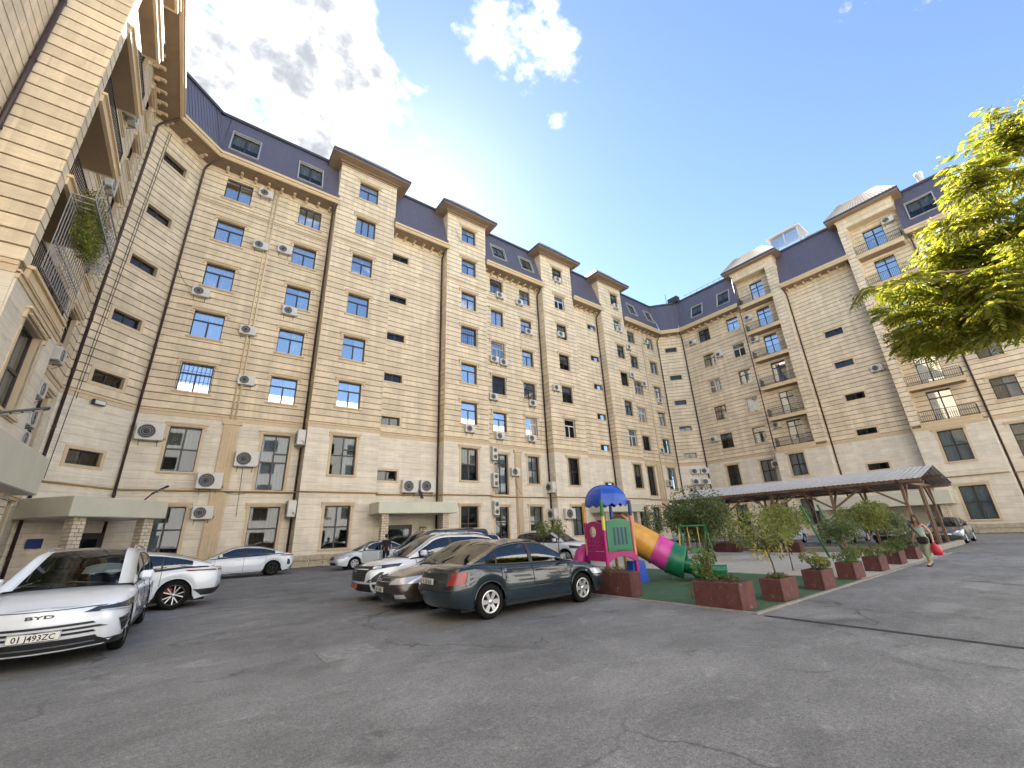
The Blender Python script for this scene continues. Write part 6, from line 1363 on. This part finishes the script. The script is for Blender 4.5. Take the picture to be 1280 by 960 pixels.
# swing frame (green and yellow)
sw = thing('swing_frame', 'green and yellow swing frame standing before the largest potted tree', 'swing', (18.6, 11.2, 0), -.5); sw.scale = (.82, .82, .82)
for x, m in ((-.8, M_GPOST), (.8, M_GPOST)):
    for y in (-.45, .45): MB().tube([(x, y, 0), (x * .95, 0, 1.9)], .045, 8).build('leg', M_YEL if y > 0 and x < 0 else m, sw)
MB().tube([(-.8, 0, 1.9), (.8, 0, 1.9)], .045, 8).build('crossbar', M_GPOST, sw)
for x in (-.3, .3): MB().tube([(x, 0, 1.88), (x, .0, .5)], .02, 6).build('hanger', M_YEL, sw)
MB().bbox(-.4, .4, -.14, .14, .46, .52, .02).build('seat', M_CORAL, sw); MB().bbox(-.42, .42, -.2, -.16, .5, .75, .02).build('seat_back', M_GPOST, sw)
# green gym posts
gy = thing('gym_frame', 'pair of dark green leaning posts beside the carport', 'play frame', (22.6, 7.4, 0), 0)
for q, (a, b) in enumerate((((0, 0, 0), (-.45, .45, 2.25)), ((1.0, -.3, 0), (.5, .1, 2.25)))): MB().tube([a, b], .05, 8).build('post', M_GPOST, gy)
for f in (.35, .62): MB().tube([Vector((0, 0, 0)).lerp(Vector((-.45, .45, 2.25)), f), Vector((1.0, -.3, 0)).lerp(Vector((.5, .1, 2.25)), f)], .025, 6).build('rung', M_GPOST, gy)
# yellow bench-like rocker with hooped handles
rk = thing('rocker_frame', 'faded yellow hooped rocker frame on the paving before the far planters', 'play equipment', (20.3, 9.2, 0), .9)
for x in (-.45, .35):
    MB().tube([(x, 0, 0), (x, 0, .75), (x + .06, 0, .86), (x + .2, 0, .9), (x + .33, 0, .84), (x + .36, 0, .7)], .03, 8).build('hoop', M_YEL, rk); MB().tube([(x + .36, .0, 0), (x + .36, .0, .42)], .025, 8).build('leg', M_YEL, rk)
MB().bbox(-.5, .8, -.12, .12, .4, .45, .015).build('seat', M_YEL, rk)
# black railing along the carport side
rl = thing('railing', 'black metal railing between potted trees and carport', 'railing', (26.4, 13.2, 0), math.pi / 2); mb = MB()
for z in (.15, .55, .95): mb.box(-2.6, 2.6, -.02, .02, z - .02, z + .02)
mb.build('rail', M_IRON, rl)
for i in range(12): MB().box(-2.6 + i * .47 - .015, -2.6 + i * .47 + .015, -.015, .015, 0, 1.0).build('baluster', M_IRON, rl)
# flower rack hung outside the left balcony
fr = thing('flower_rack', 'white balcony flower rack with trailing yellow and white flowering plants on the left wing', 'flower rack', (-4.95, 18.9, 9.7)); mb = MB()
for z in (.1, 1.2, 3.0): mb.box(-.03, .0, -1.9, 1.9, z, z + .04)
for i in range(17): y = -1.9 + i * 3.8 / 16; mb.box(-.02, 0, y - .015, y + .015, .1, 3.0)
for i in range(12): y = -1.9 + i * 3.8 / 11; mb.box(-.02, .55, y - .02, y + .02, 2.98, 3.02)
mb.box(.53, .57, -1.9, 1.9, 2.96, 3.04).box(.53, .57, -1.9, 1.9, 3.9, 3.94); 
for i in range(14): y = -1.9 + i * 3.8 / 13; mb.box(.54, .56, y - .012, y + .012, 3.0, 3.92)
mb.build('rack', mat('grey_metal', (.28, .28, .27), .5), fr)
LF_F = leaf_mat('leaf_flower', (.30, .28, .05), (.10, .16, .03)); LF_W = leaf_mat('petal_white', (.6, .58, .55), (.4, .42, .38))
n = 3600; p = rng.uniform(0, 1, (n, 3)) * np.array([.5, 2.2, 2.0]) + np.array([.02, -1.3, 1.9]); leafmesh('foliage', leaves(p, rng.normal(size=(n, 3)), rng.uniform(.06, .12, n), rng.uniform(.04, .07, n)), LF_F, fr)
n = 900; p = rng.uniform(0, 1, (n, 3)) * np.array([.5, .95, 1.6]) + np.array([.05, .85, 2.0]); leafmesh('blossom', leaves(p, rng.normal(size=(n, 3)), rng.uniform(.06, .12, n), rng.uniform(.05, .08, n)), LF_W, fr)
# ------------------------------------------------------------------ people
M_SKIN = mat('skin', (.50, .29, .20), .5); M_HAIR = mat('hair_brown', (.06, .03, .018), .6); M_TOP = mat('sage_top', (.38, .48, .42), .85, .1, 20); M_TROU = mat('khaki_trousers', (.33, .34, .24), .9, .15, 14, .01); M_BLKCL = mat('black_cloth', (.015, .015, .02), .85); M_REDB = mat('red_bag', (.55, .02, .05), .45, .2, 12, .02); M_SHOE = mat('black_shoe', (.02, .02, .02), .6); M_EYE = mat('eye_dark', (.02, .015, .012), .3); M_LIP = mat('lips', (.38, .10, .09), .5)
def skin(name, V, E, R, m, par, lvl=2, root=0):
    me = bpy.data.meshes.new(name); me.from_pydata([tuple(v) for v in V], E, []); me.materials.append(m); o = put(name, me, par)
    sk = o.modifiers.new('skin', 'SKIN'); lay = me.skin_vertices[0] if me.skin_vertices else None
    if lay is None:
        a = me.attributes.new('skin', 'FLOAT2', 'POINT') if False else None
    return o, sk
def skinmesh(name, chain, m, par, lvl=2):
    """chain: list of (pos, radius (x,y), parent index); grown with a Skin modifier and baked"""
    me = bpy.data.meshes.new(name); me.from_pydata([c[0] for c in chain], [(c[2], i) for i, c in enumerate(chain) if c[2] is not None], []); ob = bpy.data.objects.new('tmp', me); C.objects.link(ob)
    ob.modifiers.new('skin', 'SKIN').use_smooth_shade = True
    sub = ob.modifiers.new('sub', 'SUBSURF'); sub.levels = lvl; sub.render_levels = lvl
    if not me.skin_vertices:
        bpy.context.view_layer.objects.active = ob; bpy.ops.mesh.customdata_skin_add()
    for i, c in enumerate(chain):
        sv = me.skin_vertices[0].data[i]; r = c[1]; sv.radius = r if isinstance(r, tuple) else (r, r); sv.use_root = (i == 0)
    dg = bpy.context.evaluated_depsgraph_get(); dg.update(); nm = bpy.data.meshes.new_from_object(ob.evaluated_get(dg)); bpy.data.objects.remove(ob); nm.name = name; nm.materials.clear(); nm.materials.append(m)
    for q in nm.polygons: q.use_smooth = True
    return put(name, nm, par)
def head(par, M, hair=M_HAIR, long=True, skin_m=M_SKIN):
    pass
def figure(t, J, skinm, fem=True):
    """J: joints in local metres; x right of figure, y backward (-y is the front)"""
    ch = [(J['pel'], .115, None), (J['waist'], .10 if fem else .115, 0), (J['chest'], (.125, .115) if fem else (.15, .12), 1), (J['neck'], .052, 2), (J['skull'], .085, 3), (J['crown'], .075, 4)]
    base = {'pel': 0, 'chest': 2}
    for sd_ in 'LR':
        i = len(ch); s = J['sh' + sd_]; e = J['el' + sd_]; w = J['wr' + sd_]; h = J['ha' + sd_]
        ch += [(s, .052, 2), (e, .037, i), (w, .026, i + 1), (h, (.034, .02), i + 2)]
        hv = Vector(h) - Vector(w); hv.normalize(); side = hv.cross(Vector((0, 1, 0))); side.normalize(); fwd = side.cross(hv)
        for k, (o_, L) in enumerate(((-.027, .062), (-.009, .074), (.009, .07), (.026, .054))):
            b = Vector(h) + fwd * o_ + hv * .02; j = len(ch); ch += [(tuple(b + hv * L * .5), .0085, i + 3), (tuple(b + hv * L + side * (.015 if sd_ == 'L' else -.015)), .007, j)]
        j = len(ch); b = Vector(w).lerp(Vector(h), .6) - fwd * .035; ch += [(tuple(b), .011, i + 3), (tuple(b + hv * .04 - fwd * .01), .009, j)]
        i = len(ch); ch += [(J['hip' + sd_], .088, 0), (J['kn' + sd_], .055, i), (J['an' + sd_], .038, i + 1), (J['to' + sd_], (.035, .025), i + 2)]
    return skinmesh('body', ch, skinm, t)
def face(t, hc, fd, skinm, hairm, r=.098, long=True):
    """head details round centre hc, looking along fd"""
    fd = Vector(fd).normalized(); up = Vector((0, 0, 1)); sd_ = fd.cross(up).normalized(); hc = Vector(hc)
    B = Matrix(((sd_.x, fd.x, up.x, hc.x), (sd_.y, fd.y, up.y, hc.y), (sd_.z, fd.z, up.z, hc.z), (0, 0, 0, 1)))
    MB().lathe([(0.001, -.125), (.04, -.115), (.066, -.08), (.078, -.03), (.08, .02), (.075, .07), (.05, .11), (.001, .125)], 18, M=B @ Matrix.Diagonal((.95, 1.12, 1, 1))).build('head', skinm, t)
    nz = MB().add([B @ Vector(v) for v in ((-.014, .088, -.03), (.014, .088, -.03), (0, .112, -.025), (0, .09, .02))], [(0, 2, 3), (2, 1, 3), (0, 1, 2)]).build('nose', skinm, t)
    for x in (-.03, .03): MB().lathe([(0.001, -.008), (.009, -.004), (.011, 0), (.009, .004), (.001, .008)], 10, M=B @ T(x, .083, .012)).build('eye', M_EYE, t); MB().lathe([(.001, -.03), (.014, -.015), (.016, .01), (.001, .03)], 8, M=B @ T(x * 2.6, 0, -.005)).build('ear', skinm, t)
    MB().bbox(-.022, .022, .075, .089, -.062, -.05, .004, M=B).build('mouth', M_LIP, t)
    prof = [(.001, .137), (.06, .12), (.086, .07), (.09, .02), (.088, -.04)] if not long else [(.001, .14), (.062, .122), (.09, .07), (.096, .0), (.098, -.08), (.09, -.17), (.05, -.23)]
    V = []; Fc = []; n = 20
    for r_, z in prof:
        for k in range(n): a = math.pi * (.12 + 1.0) + 0; th = math.pi * .92 + (2 * math.pi - 2 * .62) * 0; ang = math.pi / 2 + .62 + (2 * math.pi - 1.24) * k / (n - 1) if z < .09 else math.pi / 2 + 2 * math.pi * k / (n - 1); V.append(B @ Vector((r_ * math.cos(ang), r_ * 1.1 * math.sin(ang) - .008, z)))
    for i in range(len(prof) - 1):
        for k in range(n - 1): Fc.append((i * n + k, i * n + k + 1, (i + 1) * n + k + 1, (i + 1) * n + k))
    h = MB().add(V, Fc, 0, True).build('hair', hairm, t); h.modifiers.new('solid', 'SOLIDIFY').thickness = .02
    return B
# woman walking along the road; local -y is her front
wt = thing('person', 'woman in sage top and khaki trousers walking with a red bag and black crossbody bag', 'person', (19.98, 3.72, 0), math.radians(-112)); wt.scale = (.95, .95, .95)
J = dict(pel=(0, 0, .93), waist=(0, -.005, 1.08), chest=(0, -.01, 1.28), neck=(0, -.01, 1.44), skull=(0, -.02, 1.53), crown=(0, -.01, 1.6),
    shL=(.17, 0, 1.37), elL=(.27, .06, 1.10), wrL=(.31, .0, .88), haL=(.315, -.02, .81), shR=(-.17, 0, 1.37), elR=(-.25, .07, 1.11), wrR=(-.29, .0, .88), haR=(-.295, -.02, .81),
    hipL=(.085, 0, .86), knL=(.09, -.12, .49), anL=(.085, -.16, .10), toL=(.085, -.30, .05), hipR=(-.085, 0, .86), knR=(-.09, .02, .47), anR=(-.085, .22, .14), toR=(-.085, .13, .045))
figure(wt, J, M_SKIN)
skinmesh('trousers', [((0, 0, .96), .135, None), ((.085, 0, .85), .112, 0), ((.09, -.115, .49), .088, 1), ((.086, -.15, .16), .068, 2), ((-.085, 0, .85), .112, 0), ((-.09, .03, .48), .088, 4), ((-.086, .19, .20), .068, 5), ((0, 0, 1.04), .125, 0)], M_TROU, wt)
skinmesh('top', [((0, 0, .94), .135, None), ((0, -.005, 1.1), .118, 0), ((0, -.012, 1.27), (.15, .135), 1), ((0, -.005, 1.39), (.12, .07), 2), ((.13, 0, 1.37), .062, 2), ((-.13, 0, 1.37), .062, 2)], M_TOP, wt)
for a, b in (('anL', 'toL'), ('anR', 'toR')): skinmesh('shoe', [(tuple(Vector(J[a]) + Vector((0, .03, -.05))), .045, None), (tuple(Vector(J[b]) + Vector((0, -.03, -.012))), (.045, .03), 0)], M_SHOE, wt)
Bm = face(wt, (0, -.03, 1.565), (0.25, -1, -.1), M_SKIN, M_HAIR)
MB().bbox(-.075, -.01, .07, .09, .075, .11, .012, M=Bm).bbox(.01, .075, .07, .09, .075, .11, .012, M=Bm).box(-.085, .085, .06, .068, .088, .098, M=Bm).build('sunglasses', M_EYE, wt)
bag = tag(MB().bbox(-.15, .15, -.07, .07, -.12, .12, .05).build('shoulder_bag', M_BLKCL, None, wt.matrix_basis), 'black crossbody bag at the walking woman hip', 'bag'); 
def wplace(o, p, rz=0): o.matrix_basis = T(19.98, 3.72, 0) @ Rz(math.radians(-112)) @ Matrix.Scale(.95, 4) @ T(*p) @ Rz(rz)
wplace(bag, (.12, -.20, .86), .3)
st = MB().bar((-.02, .03, .1), (-.30, .12, .56), .025).build('strap', M_BLKCL, bag)
rb = tag(MB().lathe([(.001, -.44), (.12, -.43), (.16, -.3), (.13, -.16), (.05, -.06), (.02, 0)], 14).build('carrier_bag', M_REDB), 'bright red carrier bag hanging from the walking woman hand', 'bag'); wplace(rb, (.32, -.03, .80))
for v in rb.data.vertices: v.co.x += .02 * math.sin(v.co.z * 40); v.co.y *= .75
# man in black beside the open car door
mt = thing('person', 'person in black standing in the open door of the small white saloon', 'person', (9.35, 24.75, 0), math.radians(160))
J2 = dict(pel=(0, 0, .95), waist=(0, 0, 1.12), chest=(0, 0, 1.34), neck=(0, -.01, 1.51), skull=(0, -.02, 1.6), crown=(0, -.01, 1.67), shL=(.2, 0, 1.43), elL=(.27, .03, 1.15), wrL=(.27, -.08, .92), haL=(.27, -.10, .85), shR=(-.2, 0, 1.43), elR=(-.27, .03, 1.15), wrR=(-.27, -.08, .92), haR=(-.27, -.10, .85), hipL=(.1, 0, .88), knL=(.11, -.02, .5), anL=(.11, .02, .1), toL=(.12, -.12, .045), hipR=(-.1, 0, .88), knR=(-.11, -.02, .5), anR=(-.11, .02, .1), toR=(-.12, -.12, .045))
figure(mt, J2, M_SKIN, False)
skinmesh('shirt', [((0, 0, .80), .15, None), ((0, 0, 1.15), .135, 0), ((0, 0, 1.34), (.18, .14), 1), ((0, 0, 1.45), (.13, .08), 2), ((.19, 0, 1.42), .075, 2), ((.26, .03, 1.18), .06, 4), ((-.19, 0, 1.42), .075, 2), ((-.26, .03, 1.18), .06, 6)], M_BLKCL, mt)
skinmesh('trousers', [((0, 0, .97), .14, None), ((.1, 0, .86), .115, 0), ((.11, -.015, .5), .085, 1), ((.11, .02, .1), .06, 2), ((-.1, 0, .86), .115, 0), ((-.11, -.015, .5), .085, 4), ((-.11, .02, .1), .06, 5)], M_BLKCL, mt)
for s_ in (.11, -.11): skinmesh('shoe', [((s_, .04, .05), .045, None), ((s_, -.16, .035), (.045, .03), 0)], M_SHOE, mt)
face(mt, (0, -.03, 1.635), (0, -1, 0), M_SKIN, M_EYE, long=False)
# person sitting low by the far planters
pt = thing('person', 'person in dark clothes sitting on the far planter edge with one leg stretched out', 'person', (24.3, 9.9, 0), math.radians(-62))
J3 = dict(pel=(0, 0, .52), waist=(0, -.03, .68), chest=(0, -.10, .88), neck=(0, -.18, 1.02), skull=(0, -.24, 1.09), crown=(0, -.26, 1.15), shL=(.19, -.12, .94), elL=(.26, -.25, .72), wrL=(.18, -.42, .60), haL=(.16, -.48, .56), shR=(-.19, -.12, .94), elR=(-.26, -.25, .72), wrR=(-.18, -.42, .60), haR=(-.16, -.48, .56), hipL=(.1, -.05, .5), knL=(.12, -.45, .52), anL=(.13, -.62, .12), toL=(.13, -.76, .06), hipR=(-.1, -.05, .5), knR=(-.12, -.46, .48), anR=(-.14, -.80, .14), toR=(-.15, -.94, .12))
figure(pt, J3, M_SKIN, False)
skinmesh('shirt', [((0, 0, .54), .14, None), ((0, -.03, .7), .135, 0), ((0, -.1, .88), (.17, .14), 1), ((.18, -.12, .93), .07, 2), ((.25, -.24, .75), .058, 3), ((-.18, -.12, .93), .07, 2), ((-.25, -.24, .75), .058, 5)], M_BLKCL, pt)
skinmesh('shorts', [((0, 0, .52), .14, None), ((.1, -.08, .5), .105, 0), ((.12, -.38, .52), .085, 1), ((-.1, -.08, .5), .105, 0), ((-.12, -.38, .49), .085, 3)], M_BLKCL, pt)
for a, b in (('anL', 'toL'), ('anR', 'toR')): skinmesh('shoe', [(tuple(Vector(J3[a]) + Vector((0, .02, -.05))), .045, None), (tuple(Vector(J3[b]) + Vector((0, -.02, 0))), (.045, .03), 0)], M_WFRAME, pt)
face(pt, (0, -.25, 1.12), (0, -1, -.4), M_SKIN, M_EYE, long=False)
